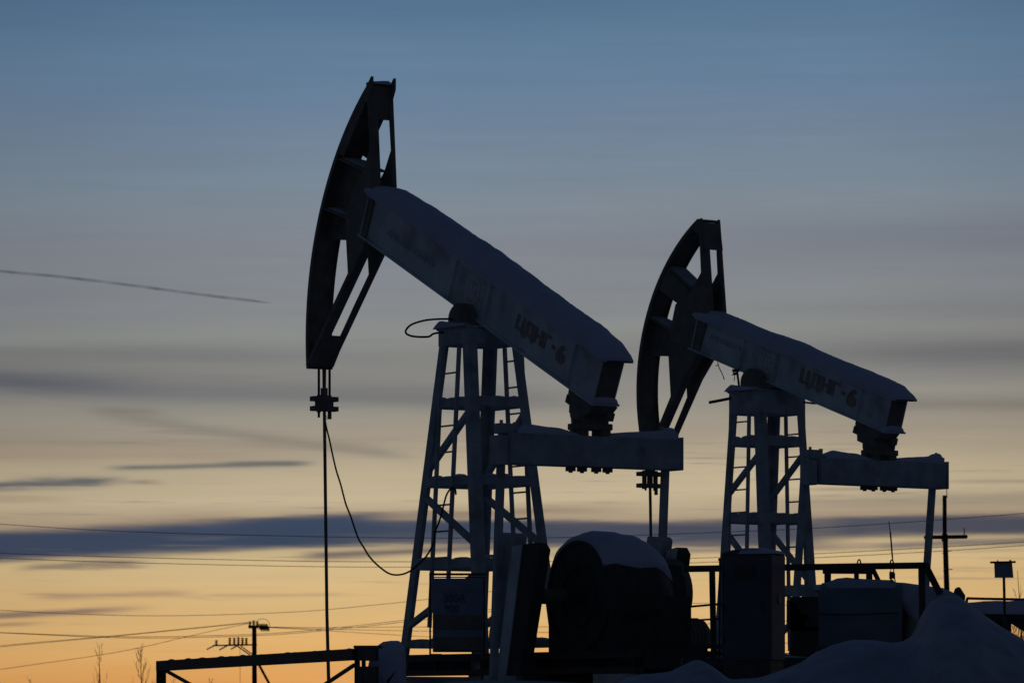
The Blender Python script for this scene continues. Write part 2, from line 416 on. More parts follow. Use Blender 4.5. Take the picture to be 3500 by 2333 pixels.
    m.box((gx + g['o'], -.4, gz * .5), (rr * 2 - .02, .19, gz))
    m.build('belt_guard', M['dark'], root, .01)
    for k, (r0, r1) in enumerate(((rr * .93, rr * .99), (rr * .5, rr * .54))):
        m = MB(); vs = []; n_ = 48
        for q_ in range(n_):
            an = 2 * math.pi * q_ / n_
            for rad_, yy_ in ((r0, -.5), (r0, -.515), (r1, -.515), (r1, -.5)): vs.append((gx + g['o'] + rad_ * math.cos(an), yy_, gz + rad_ * math.sin(an)))
        fs = [(q_ * 4 + j, q_ * 4 + j + 1, (q_ + 1) % n_ * 4 + j + 1, (q_ + 1) % n_ * 4 + j) for q_ in range(n_) for j in range(3)]
        m.add(vs, fs); m.build('guard_ring', M['dark'], root)
    m = MB(); m.disc((gx + g['o'], -.53, gz), (0, 1, 0), .1, .07, 20); m.build('guard_hub', M['dark'], root)
    for k in range(7):
        an = .4 + k * .9; m = MB(); m.tube([(gx + g['o'] + rr * .74 * math.cos(an), -.51, gz + rr * .74 * math.sin(an)), (gx + g['o'] + rr * .74 * math.cos(an), -.53, gz + rr * .74 * math.sin(an))], .02, 6); m.build('bolt', M['dark'], root)
    # snow cap of the gearbox
    prof = [(-.502, -.03), (-.52, .02), (-.5, .06), (-.42, .09), (-.25, .115), (.0, .12), (.16, .12), (.28, .10), (.4, .07), (.5, .07), (.58, .06), (.63, -.03)]
    def rad(y):
        ys = [-.5, -.3, .08, .24, .4, .54, .62]; rs = [1, .98, .96, .93, .84, .68, .56]
        if y <= ys[0]: return rr
        for i in range(6):
            if y <= ys[i + 1]: return rr * (rs[i] + (rs[i + 1] - rs[i]) * (y - ys[i]) / (ys[i + 1] - ys[i]))
        return rr * rs[-1]
    vs = []; fs = []; NB = 26
    for i, (y, dr) in enumerate(prof):
        lo = 30 + 2 * math.sin(i * 2.1)
        for k in range(NB + 1):
            an = math.radians(lo + (162 - lo) * k / NB); t = max(0, math.sin(math.pi * k / NB)) ** .35
            r_ = rad(y) - .03 + (dr + .03) * t * (1 + .28 * mnoise.noise(Vector((y * 3, k * .3, p['seed']))) + .12 * mnoise.noise(Vector((y * 9, k * .9, p['seed']))))
            vs.append((gx + g['o'] + r_ * math.cos(an), y, gz + r_ * math.sin(an)))
    for i in range(len(prof) - 1):
        for k in range(NB): fs.append((i * (NB + 1) + k, (i + 1) * (NB + 1) + k, (i + 1) * (NB + 1) + k + 1, i * (NB + 1) + k + 1))
    fs.append(tuple(range((len(prof) - 1) * (NB + 1), len(prof) * (NB + 1))))
    m = MB(); m.add(vs, fs, True); m.build('snow_cap', M['snow'], gb)
    # electric motor and small pulley behind
    m = MB(); mz = g['mz']; mx = g['mx']
    m.tube([(mx, .6, mz), (mx, 1.18, mz), (mx, 1.25, mz)], [.215, .215, .15], 28, True, False)
    for k in range(9): m.disc((mx, .68 + k * .055, mz), (0, 1, 0), .228, .014, 28)
    m.box((mx, .9, mz + .2), (.16, .2, .12)); m.box((mx, .9, mz * .5 - .05), (.4, .5, mz - .2)); m.build('electric_motor', M['black'], root)
    m = MB(); m.tube([(mx - .1, .75, mz + .33), (mx - .1, 1.0, mz + .33)], .07, 14); m.box((mx - .1, .8, mz + .25), (.06, .06, .2)); m.build('tension_roller', M['black'], root)
    # ---- skid
    for sy in (-1, 1):
        m = MB()
        m.bar((-1.15, sy * .62, .38), (4.3, sy * .62, .38), .12, .085); m.bar((-1.15, sy * .62, .2), (4.3, sy * .62, .2), .12, .07)
        for xx in (-1.0, 0, 1.1, 2.2, 3.3, 4.2): m.box((xx, sy * .62, .28), (.03, .06, .14))
        m.build('skid_beam', M['dark'], root, .004)
    for xx in (-1.1, .95, 2.0, 3.6, 4.25):
        m = MB(); m.bar((xx, -.56, .32), (xx, .56, .32), .12, .2); m.build('cross_member', M['dark'], root)
    for xx in (-.9, 1.6, 3.9):
        m = MB(); m.box((xx, 0, .04), (.7, 1.5, .24)); m.build('foundation_block', M['panel'], root)
    return root, BF


B24 = math.radians(24.9); B18 = math.radians(18.6)
P1 = dict(label='nearer larger oil pumpjack with its black horsehead raised high, left of the pair', seed=1.3,
    zp=4.5, tilt=B24, R=3.87, arc=(math.radians(28.1), math.radians(-30.5)),
    a_top=.30, a_k=.156, b_top=.35, b_k=.055, ztop=4.15, cap_h=.19, bear_w=.27,
    levels=[(3.45, .10), (2.50, .10), (1.51, .115), (.55, .09)],
    diags=[(2.62, 3.36, -1), (2.36, 1.72, -1), (.75, 1.38, -1)],
    ladders=[(-1, (-.25, .13), .75), (1, (-.04, .33), .6)],
    beam=(-2.85, 2.96, .02, .58), stiff=(-2.78, -.5, .35, 2.35),
    snow=[(-2.93, .66), (-2.47, .787), (-1.818, .818), (-.9, .835), (.04, .843), (1.346, .813), (1.939, .803), (2.45, .80), (2.75, .775), (2.93, .70), (3.02, .64)],
    texts=[('ЦДНГ', 1.0, 1.80, .20, .42, .045), ('-', 1.84, 1.92, .31, .345, .045), ('6', 1.96, 2.16, .20, .42, .045), ('АНК БАШНЕФТЬ', -2.22, -1.0, .25, .345, .02)],
    plate=(-.42, .2, .08, .50),
    band=.06,
    side=[(-3.415, 1.84), (-2.73, .62), (-2.66, .5), (-2.66, -.10), (-3.30, -1.90), (-3.37, -1.93), (-3.24, -1.55), (-3.035, -.95), (-2.872, -.497), (-3.09, -.13), (-3.2, .1), (-3.2, .5), (-3.06, .8), (-3.02, 1.1), (-3.455, 1.82)],
    upper=[(-3.42, 1.79), (-3.56, 1.48), (-3.68, 1.17), (-3.77, .80), (-3.6, .80), (-3.52, 1.1), (-3.42, 1.40), (-3.37, 1.64)],
    ribs=[(-3.78, .72, -3.08, .8), (-3.83, .03, -3.2, .12)],
    web=[(-3.78, .72), (-3.07, .8), (-3.19, .5), (-3.19, .11), (-3.09, -.13), (-3.82, -.38), (-3.84, .05)],
    topback=[(-3.41, 1.82), (-3.20, 1.43), (-3.23, 1.43), (-3.45, 1.82)],
    botback=[(-3.26, -1.9), (-3.14, -1.44), (-3.17, -1.44), (-3.36, -1.9)],
    ear=[(-3.372, 1.93), (-3.475, 1.66), (-3.33, 1.6), (-3.315, 1.80)],
    rod_y=.105, z_car=-.25 + .0, car_gap=.125, car_w=.22,
    ue=2.33, eq=(-1.14, 1.25, -1.90, -1.56), z_eb=-1.28, s_eb=2.64,
    pit_w=1.18, pit=(2.30, -1.75, 2.12, -4.6),
    gear=dict(x=2.6, z=1.06, r=.646, o=.28, ct1=1.79, ct2=1.66, mx=2.92, mz=.6))
P2 = dict(P1)
P2.update(label='farther smaller oil pumpjack with a gently sloping beam, right of the pair', seed=6.1,
    zp=4.41, tilt=B18, R=2.735, arc=(math.radians(42.2), math.radians(-43.5)),
    a_top=.30, a_k=.078, b_top=.385, b_k=.022, ztop=3.92, cap_h=.31,
    levels=[(3.53, .11), (2.45, .115), (1.43, .12), (.5, .09)],
    diags=[(2.78, 3.38, -1), (2.3, 1.5, -1), (.65, 1.3, -1)],
    ladders=[(-1, (-.30, .10), .75), (1, (-.08, .30), .6)],
    beam=(-1.63, 2.83, .02, .50), stiff=(-1.55, -.45, .3, 2.2),
    snow=[(-1.70, .58), (-1.35, .66), (-1.0, .665), (-.52, .655), (0, .67), (.467, .692), (1.301, .675), (2.327, .685), (2.68, .665), (2.85, .60), (2.91, .55)],
    texts=[('ЦДНГ', .84, 1.71, .165, .41, .045), ('-', 1.76, 1.85, .28, .32, .045), ('6', 1.89, 2.1, .165, .41, .045), ('АНК БАШНЕФТЬ', -1.25, -.35, .27, .36, .02)],
    plate=(-.25, .35, .08, .45), marks=((2.36, 2.48, .13, .40), (1.0, 1.02, .1, .14)),
    side=[(-1.93, 1.82), (-1.37, .60), (-1.35, .5), (-1.40, 0), (-1.60, -.42), (-2.03, -1.80), (-2.10, -1.84), (-1.93, -1.2), (-1.80, -.732), (-2.033, -.196), (-2.111, .134), (-2.116, .55), (-1.827, .826), (-1.70, 1.13), (-1.985, 1.81)],
    upper=[(-2.03, 1.82), (-2.05, 1.78), (-1.99, 1.76)],
    ribs=[(-2.5, 1.02, -1.83, .83), (-2.69, .22, -2.10, .16)],
    gusset=[(-2.49, .99), (-1.84, .80), (-2.09, .57), (-2.60, .66)],
    web=[(-2.71, .2), (-2.1, .15), (-2.03, -.19), (-2.69, -.36)],
    topback=[(-1.92, 1.80), (-1.735, 1.46), (-1.765, 1.46), (-1.96, 1.80)],
    botback=[(-1.98, -1.78), (-1.88, -1.4), (-1.91, -1.4), (-2.06, -1.78)],
    ear=[(-1.955, 1.865), (-2.14, 1.70), (-1.93, 1.62), (-1.92, 1.78)],
    rod_y=.085, z_car=0, car_gap=.17, car_w=.03, car_l=.42, car_s=.115,
    ue=2.34, eq=(-1.12, 1.17, -1.57, -1.24), z_eb=-1.03, s_eb=2.42,
    pit_w=1.2, pit=(2.2, -1.4, 1.9, -4.4),
    gear=dict(x=2.5, z=.82, r=.5, o=.3, ct1=1.45, ct2=1.3, mx=3.0, mz=.5))
PAD = 2.0
D1, D2 = 54.0, 63.0
L1 = Vector(((1641 - HX) / F * D1, D1, PAD)); L2 = Vector(((2622 - HX) / F * D2, D2, PAD))
# height of the carriers: they hang where the rod meets them
P1['z_car'] = EYE + (HY - 1362) / F * 57.25 - PAD
P2['z_car'] = EYE + (HY - 1619) / F * 65.2 - PAD
J1, BF1 = pumpjack(L1, math.radians(33), P1)
J2, BF2 = pumpjack(L2, math.radians(37), P2)


def world_y(Dd, pts):
    return [at(x, y, Dd) for x, y in pts]


def smooth_path(pts, n=6):
    pts = [Vector(p) for p in pts]; out = []
    for i in range(len(pts) - 1):
        a, b, c, d = pts[max(i - 1, 0)], pts[i], pts[i + 1], pts[min(i + 2, len(pts) - 1)]
        for k in range(n):
            t = k / n
            out.append(.5 * ((2 * b) + (c - a) * t + (2 * a - 5 * b + 4 * c - d) * t * t + (3 * b - a - 3 * c + d) * t ** 3))
    out.append(pts[-1]); return out


# hose loops beside the saddles
def zz4(x, y): return (1300 + x / 2.24, 1000 + y / 2.24)
m = MB(); m.tube(smooth_path(world_y(53.7, [zz4(*q) for q in ((560, 206), (520, 201), (420, 203), (330, 214), (240, 243), (197, 285), (203, 316), (260, 335), (365, 337), (400, 317), (436, 308), (490, 304))])), .0125, 8)
tag(m.build('grease_hose', M['wire'], None), 'black hose looping out to the left of the saddle on the larger pumpjack', 'hose')
m = MB(); m.tube(smooth_path(world_y(63.0, [(2423, 1375), (2450, 1370), (2500, 1360), (2535, 1352)])), [.022] * 12 + [.035] * 7, 8)
tag(m.build('stiff_hose', M['wire'], None), 'short stiff hose sticking out left from the top of the smaller pumpjack tower', 'hose')
m = MB(); m.tube(smooth_path(world_y(62.6, [(2745, 1374), (2763, 1376), (2785, 1378), (2815, 1377)])), .014, 8)
tag(m.build('grease_hose', M['wire'], None), 'thin black hose bending out right of the smaller pumpjack tower under its beam', 'hose')
m = MB(); m.bar(at(2531, 1352, 63.2), at(2519, 1268, 63.2), .03, .03); m.box(at(2511, 1276, 63.2), (.05, .03, .03)); m.box(at(2515, 1266, 63.2), (.1, .06, .04))
m.tube(world_y(63.2, [(2512, 1280), (2509, 1302)]), .006, 5); m.tube(world_y(63.2, [(2502, 1281), (2516, 1279)]), .008, 5)
tag(m.build('limit_rod', M['dark'], None), 'thin upright rod between the smaller tower top and its beam', 'rod')
m = MB(); m.tube(smooth_path(world_y(64.6, [(2453, 1238), (2458, 1256), (2468, 1276), (2476, 1297)])), .007, 5); m.tube(world_y(64.6, [(2446, 1250), (2454, 1247)]), .007, 5)
tag(m.build('loose_wire', M['wire'], None), 'loose end of wire dangling under the smaller walking beam', 'wire')

# cable from the polished rod to the tower, then up inside it
def z18(x, y): return (1020 + x / 2.09, 1250 + y / 2.09)
pts = [z18(*q) for q in ((192, 400), (202, 450), (222, 530), (243, 630), (270, 745), (300, 840), (322, 925), (340, 990), (372, 1070), (402, 1160), (430, 1235), (470, 1300), (500, 1350), (545, 1402), (600, 1450), (650, 1482), (700, 1491), (750, 1484), (785, 1470), (820, 1448))]
pts += [(1455, 1902), (1480, 1858), (1487, 1817), (1500, 1785), (1513, 1740), (1523, 1700), (1532, 1680), (1545, 1666), (1556, 1672), (1558, 1690)]
depth = [57.2 - 3.6 * min(1, i / 19) for i in range(len(pts))]
m = MB(); m.tube(smooth_path([at(x, y, d) for (x, y), d in zip(pts, depth)]), .0115, 7)
m.tube(world_y(57.15, [(1108, 1417), (1115, 1421), (1120, 1431), (1106, 1430)]), .005, 5)
tag(m.build('hanging_cable', M['wire'], None), 'black cable hanging in a deep sag from the polished rod to the larger tower', 'cable')

# ------------------------------------------------------------------ information board on the larger tower
Db = 52.0
bp = empty('information_board', at(1562, 2240, Db), 'framed number board fixed to the lower left of the larger tower', 'sign board')
bi = bp.location
L = lambda x, y, d=0: at(x, y, Db) - bi + Vector((0, d, 0))
m = MB()
c0, c1 = L(1479, 1975), L(1652, 2222)
m.box(((c0.x + c1.x) / 2, .02, (c0.z + c1.z) / 2), (c1.x - c0.x, .012, c0.z - c1.z)); m.build('board_panel', M['board'], bp)
for (x0, y0, x1, y1, w) in ((1467, 1961, 1662, 1961, .026), (1470, 1956, 1470, 2240, .022), (1655, 1970, 1655, 2240, .02), (1479, 1971, 1652, 1971, .012), (1481, 1971, 1481, 2224, .014), (1480, 2224, 1652, 2224, .02), (1467, 2234, 1510, 2234, .012)):
    m = MB(); m.bar(L(x0, y0, .03), L(x1, y1, .03), .03, w, (0, 0, 1) if y0 == y1 else (1, 0, 0)); m.build('frame_bar', M['dark'], bp)
for y0, y1 in ((2099, 2121), (2123, 2149), (2176, 2222)):
    m = MB(); a_, b_ = L(1484, y0), L(1648, y1); m.box(((a_.x + b_.x) / 2, .009, (a_.z + b_.z) / 2), (b_.x - a_.x, .006, a_.z - b_.z)); m.build('dark_band', M['black'], bp)
m = MB(); a_, b_ = L(1484, 2017.2), L(1650, 2018.6); m.box(((a_.x + b_.x) / 2, .011, (a_.z + b_.z) / 2), (b_.x - a_.x, .005, a_.z - b_.z)); m.build('rule_line', M['black'], bp)
o_ = L(1517, 2057, .010); letters('lettering', '300А', M['boardtext'], bp, o_, (1, 0, 0), (0, 0, 1), .105, .25, .02)
o_ = L(1519, 2091, .010); letters('lettering', '900', M['boardtext'], bp, o_, (1, 0, 0), (0, 0, 1), .09, .17, .02)

# ------------------------------------------------------------------ guard rails
def rail_piece(parent, name, p0, p1, w, h=None, m='dark'):
    b = MB(); b.bar(p0, p1, w, h or w); return b.build(name, M[m], parent, .004)

ra = at(536, 2440, 53.0); g1 = empty('guard_railing', (ra.x, ra.y, PAD - .3), 'low dark steel railing in front of the polished rod at lower left', 'railing')
def G(x, y, D): return at(x, y, D) - g1.location
gl = lambda x: 53.0 + (46.6 - 53.0) * (x - 550) / (1221 - 550)
for x0, y0, x1, y1, w, nm in ((549, 2274, 1222, 2234, .118, 'top_rail'), (551, 2262, 551, 2440, .11, 'post'), (1221, 2212, 1221, 2440, .058, 'post'),
                              (567, 2290, 800, 2420, .035, 'diagonal_bar'), (1212, 2270, 1000, 2410, .035, 'diagonal_bar')):
    rail_piece(g1, nm, G(x0, y0, gl(x0)), G(x1, y1, gl(x1)), w)
rail_piece(g1, 'post', G(1243, 2212, 46.4), G(1243, 2440, 46.2), .045)
rail_piece(g1, 'top_rail', G(1215, 2209, 46.5), G(1300, 2209, 46.0), .05, .03)
rail_piece(g1, 'cross_plate', G(1228, 2235, 46.4), G(1290, 2235, 46.0), .03, .13)
rail_piece(g1, 'cross_plate', G(1228, 2325, 46.4), G(1290, 2325, 46.0), .03, .3)
b = MB(Matrix.Translation(G(551, 2262, 53) + Vector((0, 0, 0)))); 
sp = [G(540 + 680 * k / 12, 2256.5 - 39.0 * k / 12, gl(540 + 680 * k / 12)) for k in range(13)]
b = MB()
for k in range(12):
    q = sp[k].lerp(sp[k + 1], random.random()); d = (sp[k + 1] - sp[k]).normalized(); yy = Vector((-d.y, d.x, 0)).normalized()
    T_ = Matrix.Translation(q + Vector((0, 0, -.002))) @ Matrix(((d.x, yy.x, 0, 0), (d.y, yy.y, 0, 0), (d.z, 0, 1, 0), (0, 0, 0, 1)))
    s_ = MB(T_); Ln = random.uniform(.03, .12); s_.snow([(-Ln, .006), (0, random.uniform(.01, .02)), (Ln, .006)], 0, .03, k, 6, sub=3)
    k0 = len(b.v); b.v += s_.v
    for f, g_ in zip(s_.f, s_.sm): b.f.append([i + k0 for i in f]); b.sm.append(g_)
b.build('rail_frost', M['snow'], g1)

# snow heaped block between railing and tower
cb = at(1325, 2440, 47.0)
bs = empty('concrete_block', (cb.x, cb.y, PAD - .4), 'block buried under a tall lump of snow left of the larger tower foot', 'block')
zl = lambda y: EYE + (HY - y) / F * 47.0 - (PAD - .4)
xl = lambda x: (x - 1325) / F * 47.0
m = MB(); m.box((0, .1, zl(2230) / 2), (.36, .5, zl(2230))); m.build('core', M['panel'], bs)
sil = [(1255, 2420), (1252, 2330), (1258, 2275), (1268, 2222), (1290, 2203), (1308, 2191), (1335, 2187), (1362, 2187), (1372, 2192), (1380, 2208), (1386, 2240), (1387, 2320), (1389, 2420)]
vs = []; fs = []; K = 12
cxs = xl(1322)
for j in range(K + 1):
    an = math.pi * j / K; sc_ = max(0, math.sin(an)) ** .45; yy = .1 - .36 * math.cos(an)
    for (x, y) in sil:
        X = cxs + (xl(x) - cxs) * sc_; Z = zl(y) * (.55 + .45 * sc_) if y < 2300 else zl(y)
        nn = mnoise.noise(Vector((X * 6, yy * 6, Z * 6))) * .012
        vs.append((X + nn, yy + nn, Z))
n_ = len(sil)
for j in range(K):
    for i in range(n_ - 1): fs.append((j * n_ + i, j * n_ + i + 1, (j + 1) * n_ + i + 1, (j + 1) * n_ + i))
m = MB(); m.add(vs, fs, True); m.build('snow_lump', M['snow'], bs)

# right hand railing
g2 = empty('guard_railing', (at(2750, 2440, 46).x, 46, PAD - .3), 'long dark steel railing in front of the smaller pumpjack at lower right', 'railing')
def G2(x, y, D=46.0): return at(x, y, D) - g2.location
for x0, y0, x1, y1, w, nm in (
        (2336, 1943, 3163, 1931, .066, 'top_rail'), 
        (2434, 1950, 2440, 2250, .062, 'post'), (2461, 1908, 2459, 2250, .022, 'post'), 
        (3150, 1935, 3153, 2200, .066, 'post'), (3160, 1925, 3214, 2030, .066, 'diagonal_bar'),
        (2342, 2073, 2472, 2062, .022, 'middle_rail'), (2362, 2119, 2462, 2113, .02, 'middle_rail'), (2340, 2209, 2470, 2207, .045, 'lower_rail'),
        (2403, 2222, 2403, 2250, .02, 'post'), (2406, 2216, 2440, 2250, .035, 'diagonal_bar')):
    rail_piece(g2, nm, G2(x0, y0), G2(x1, y1), w)
g3 = empty('pipe_gantry', (at(2900, 2440, 55).x, 55, PAD - .2), 'squat dark frame of two posts and a brace just behind the rounded tank', 'gantry')
def G3(x, y): return at(x, y, 55.0) - g3.location
for x0, y0, x1, y1, w, nm in ((2812, 1951, 2992, 1952, .06, 'beam'), (2829, 1952, 2829, 2300, .08, 'post'), (2971, 1952, 2971, 2300, .075, 'post'), (2984, 1945, 3011, 2000, .055, 'diagonal_bar')):
    rail_piece(g3, nm, G3(x0, y0), G3(x1, y1), w)
b = MB(); b.bar(G2(2455, 1910), G2(2474, 1914), .02, .03); b.bar(G2(2470, 1900), G2(2476, 1918), .02, .02); b.build('clamp', M['dark'], g2)
for (x, y) in ((2936, 1918), (3048, 1919)):
    b = MB(); b.tube(smooth_path([G2(x - 6, y + 8, 45.9), G2(x - 3, y - 4, 45.9), G2(x + 3, y - 6, 45.9), G2(x + 6, y + 6, 45.9)]), .008, 6); b.tube([G2(x + 5, y, 45.9), G2(x - 8, y + 46, 45.9)], .004, 5); b.build('hook', M['wire'], g2)

# ------------------------------------------------------------------ cabinet
Dc = 45.0
cc = at(2575, 2290, Dc); cab = empty('control_cabinet', (cc.x, cc.y, PAD - .1), 'tall dark metal cabinet with a rounded snowy top behind the right railing', 'cabinet', math.radians(-20))
Hc = EYE + (HY - 1896) / F * Dc - (PAD - .1); Hb = EYE + (HY - 2256) / F * Dc - (PAD - .1)
m = MB(); m.box((0, 0, (Hc + Hb) / 2), (.53, .48, Hc - Hb)); body = m.build('cabinet_body', M['cabinet'], cab, .01)
m = MB(); m.box((-.0, -.246, (Hc + Hb) / 2), (.46, .012, Hc - Hb - .06)); dr = m.build('door', M['cabinet'], cab, .006)
m = MB(); m.box((.18, -.262, (Hc + Hb) / 2), (.02, .02, .12)); m.build('handle', M['dark'], dr)
for k in range(3):
    m = MB(); m.box((-.235, -.258, Hb + .2 + k * (Hc - Hb - .4) / 2), (.03, .02, .07)); m.build('hinge', M['dark'], dr)
for k in range(5):
    m = MB(); m.box((0, -.257, Hc - .12 - k * .03), (.22, .012, .012)); m.build('vent_slat', M['dark'], dr)
m = MB(); m.disc((.272, .02, Hb + .62), (1, 0, 0), .05, .012, 24); m.build('round_gauge', M['board'], cab)
m = MB(); m.box((0, 0, Hb / 2), (.50, .46, Hb - .004)); m.build('plinth', M['dark'], cab)
m = MB(); m.prism([(-.25, Hc + .001), (-.25, Hc + .02), (-.1, Hc + .05), (.1, Hc + .05), (.25, Hc + .02), (.25, Hc + .001)], -.25, .25); m.build('curved_lid', M['cabinet'], cab)
m = MB(); m.snow([(-.28, Hc + .02), (-.2, Hc + .045), (-.05, Hc + .07), (.1, Hc + .07), (.25, Hc + .045), (.28, Hc + .015)], Hc + .005, .262, 4, 14, e=.4); m.build('snow_cover', M['snow'], cab)
sk = empty('equipment_skid', (at(2640, 2440, 47.5).x, 47.5, PAD - .1), 'low dark steel skid half buried in snow under the tall cabinet', 'skid')
def GS(x, y, D=47.5): return at(x, y, D) - sk.location
for x0, y0, x1, y1, w, h_, nm in ((2330, 2262, 2920, 2262, .5, .1, 'side_beam'), (2330, 2310, 2920, 2310, .4, .16, 'side_beam'), (2790, 2230, 2950, 2230, .5, .14, 'deck_plate')):
    b = MB(); b.bar(GS(x0, y0), GS(x1, y1), w, h_); b.build(nm, M['dark'], sk, .006)
b = MB(Matrix.Translation(GS(2370, 2254))); b.snow([(0, .02), (.3, .04), (.5, .02), (.9, .05), (1.3, .03), (1.7, .045)], 0, .25, 2, 10); b.build('snow_cover', M['snow'], sk)
# small pipe stand right of the cabinet
m = MB()
s0 = at(2735, 2150, 48); m.box(s0 + Vector((.04, 0, -.1)), (.3, .2, .9)); m.box(at(2750, 2148, 48), (.30, .2, .05)); m.prism([(at(x, y, 48).x, at(x, y, 48).z) for x, y in ((2715, 2060), (2735, 2096), (2760, 2100), (2745, 2148), (2690, 2148), (2690, 2050))], 47.9, 48.1)
tag(m.build('pipe_stand', M['dark'], None), 'squat dark pipe stand between the tall cabinet and the rounded tank', 'stand')

# ------------------------------------------------------------------ rounded tank with snow on top
Dt = 51.0; tc_ = at(3000, 2440, Dt)
tk = empty('storage_tank', (tc_.x, tc_.y, PAD - .2), 'large rounded tank under thick snow behind the right railing', 'tank', math.radians(-6))
tx = lambda x: (x - 3000) / F * Dt
tz = lambda y: EYE + (HY - y) / F * Dt - (PAD - .2)
m = MB(); rT = .66; zc_ = tz(1990) - rT
m.tube([(tx(x), 0, zc_) for x in (2792, 2797, 2812, 2900, 3000, 3082, 3086)], [rT * .8, rT * .93, rT, rT, rT, rT, rT * .96], 48, True, True)
body = m.build('tank_shell', M['tarp'], tk)
m = MB(); m.tube([(tx(3087), 0, zc_), (tx(3100), 0, zc_), (tx(3165), 0, zc_ - .04), (tx(3180), 0, zc_ - .04)], [rT * .5, rT * .8, rT * .7, rT * .5], 32, True, True); m.build('end_section', M['black'], tk)
m = MB(); m.tube([(tx(3060), .1, zc_ + .1), (tx(3270), .1, zc_ - .06)], .5, 24); m.build('outlet_duct', M['dark'], tk)
for x in (2830, 3050):
    m = MB(); m.box((tx(x), 0, (zc_ - rT) / 2 + .05), (.15, 1.0, zc_ - rT + .3)); m.build('saddle_support', M['dark'], tk)
vs = []; fs = []; NB = 22
prof = [(2784, 2010, 2), (2792, 1996, 2), (2806, 1990, 2), (2830, 1982, 2), (2862, 1970, 2), (2895, 1966, 2), (2930, 1970, 2), (2980, 1972, 2), (3040, 1976, 2), (3065, 1984, 2), (3090, 1993, 2), (3120, 1997, 2), (3160, 1999, 2), (3190, 2003, 2), (3222, 2010, 2), (3250, 2022, 2), (3275, 2034, 2), (3290, 2046, 2), (3296, 2060, 2)]
for i, (x, y, _) in enumerate(prof):
    f = 1.0 if x < 3085 else max(.3, 1 - (x - 3085) / 300)
    lo = 62 if x < 3060 else 62 - min(50, (x - 3060) * .6)
    tz_ = tz(y + (5 if x < 3085 else 0)) - zc_
    for k in range(NB + 1):
        an = math.radians(lo + (180 - 2 * lo) * k / NB); t = max(0, math.sin(math.pi * k / NB)) ** .4
        rb_ = (rT if x < 3085 else max(.45, tz_ - .12)) - .02
        r_ = rb_ + max(.0, tz_ - rb_) * t * (1 + .18 * mnoise.noise(Vector((x * .03, k * .3, 5))))
        vs.append((tx(x), -r_ * math.cos(an), zc_ + r_ * math.sin(an)))
for i in range(len(prof) - 1):
    for k in range(NB): fs.append((i * (NB + 1) + k, (i + 1) * (NB + 1) + k, (i + 1) * (NB + 1) + k + 1, i * (NB + 1) + k + 1))
fs.append(tuple(range(NB + 1))); fs.append(tuple(range((len(prof) - 1) * (NB + 1), len(prof) * (NB + 1)))[::-1])
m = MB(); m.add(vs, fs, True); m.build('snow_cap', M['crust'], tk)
for x in (2928, 3048):
    m = MB(); m.box((tx(x), -.05, tz(1965)), (.055, .06, .08)); m.tube([(tx(x) - .02, -.05, tz(1972)), (tx(x) - .01, -.1, tz(1980)), (tx(x) + .02, -.12, tz(1986))], .01, 6); m.build('lifting_lug', M['dark'], tk)
m = MB(); m.tube([(tx(x), -rT - .012, tz(2101 + 2 * math.sin(x * .02))) for x in range(2795, 3090, 20)], .008, 6); m.build('side_cord', M['wire'], tk)
m = MB(); m.prism([(tx(x), tz(y)) for x, y in ((3256, 2030), (3262, 2012), (3270, 2006), (3280, 2006), (3298, 2034), (3297, 2050), (3280, 2052))], .0, .12); m.build('hatch_flap', M['cabinet'], tk)

# whip antenna on the tank
m = MB(); b0 = at(3060, 1990, 50.4)
m.tube(smooth_path(world_y(50.4, [(3060, 1990), (3056, 1960), (3050, 1900), (3046, 1850), (3042, 1810), (3038, 1780)]), 4), [.007] * 4 + [.006] * 4 + [.009] * 4 + [.009] * 4 + [.005] * 4 + [.004], 6)
m.box(at(3050, 1966, 50.4), (.06, .05, .06)); m.tube(world_y(50.4, [(3045, 1962), (3055, 1958)]), .01, 5)
tag(m.build('whip_antenna', M['dark'], None), 'thin whip antenna standing on the snowy tank', 'antenna')

# ------------------------------------------------------------------ pipeline at the right edge
Dp = 72.0
pl = empty('pipeline', at(3430, 2440, Dp), 'thick snow covered pipe on supports at the right edge', 'pipeline')
q0 = lambda x, y, d=0: at(x, y, Dp) - pl.location + Vector((0, d, 0))
m = MB(); m.tube([q0(3270, 2092), q0(3420, 2096), q0(3700, 2100)], .16, 24); m.build('pipe', M['dark'], pl)
m = MB(); m.tube(smooth_path([q0(3304, 2058), q0(3306, 2045), q0(3314, 2043), q0(3350, 2044.5), q0(3700, 2051)], 4), .022, 8); m.build('handrail', M['dark'], pl)
m = MB(Matrix.Translation(q0(3270, 2075)))
m.snow([(0, .06), (.12, .085), (.5, .105), (1.0, .11), (1.6, .10), (2.0, .09)], lambda x: -.10 - .01 * x, .17, 3, 12, e=.5); m.build('snow_cover', M['snow'], pl)
for x in (3440, 3560):
    m = MB(); m.bar(q0(x, 2095), q0(x, 2500), .14); m.build('support_post', M['dark'], pl)
m = MB(); m.prism([(q0(x, y).x, q0(x, y).z) for x, y in ((3300, 2100), (3450, 2112), (3455, 2120), (3420, 2200), (3300, 2230))], .0, .3); m.build('end_bracket', M['dark'], pl)
m = MB(); m.bar(q0(3452, 2113), q0(3512, 2150), .11); m.bar(q0(3478, 2105), q0(3484, 2135), .06); m.build('brace', M['dark'], pl)

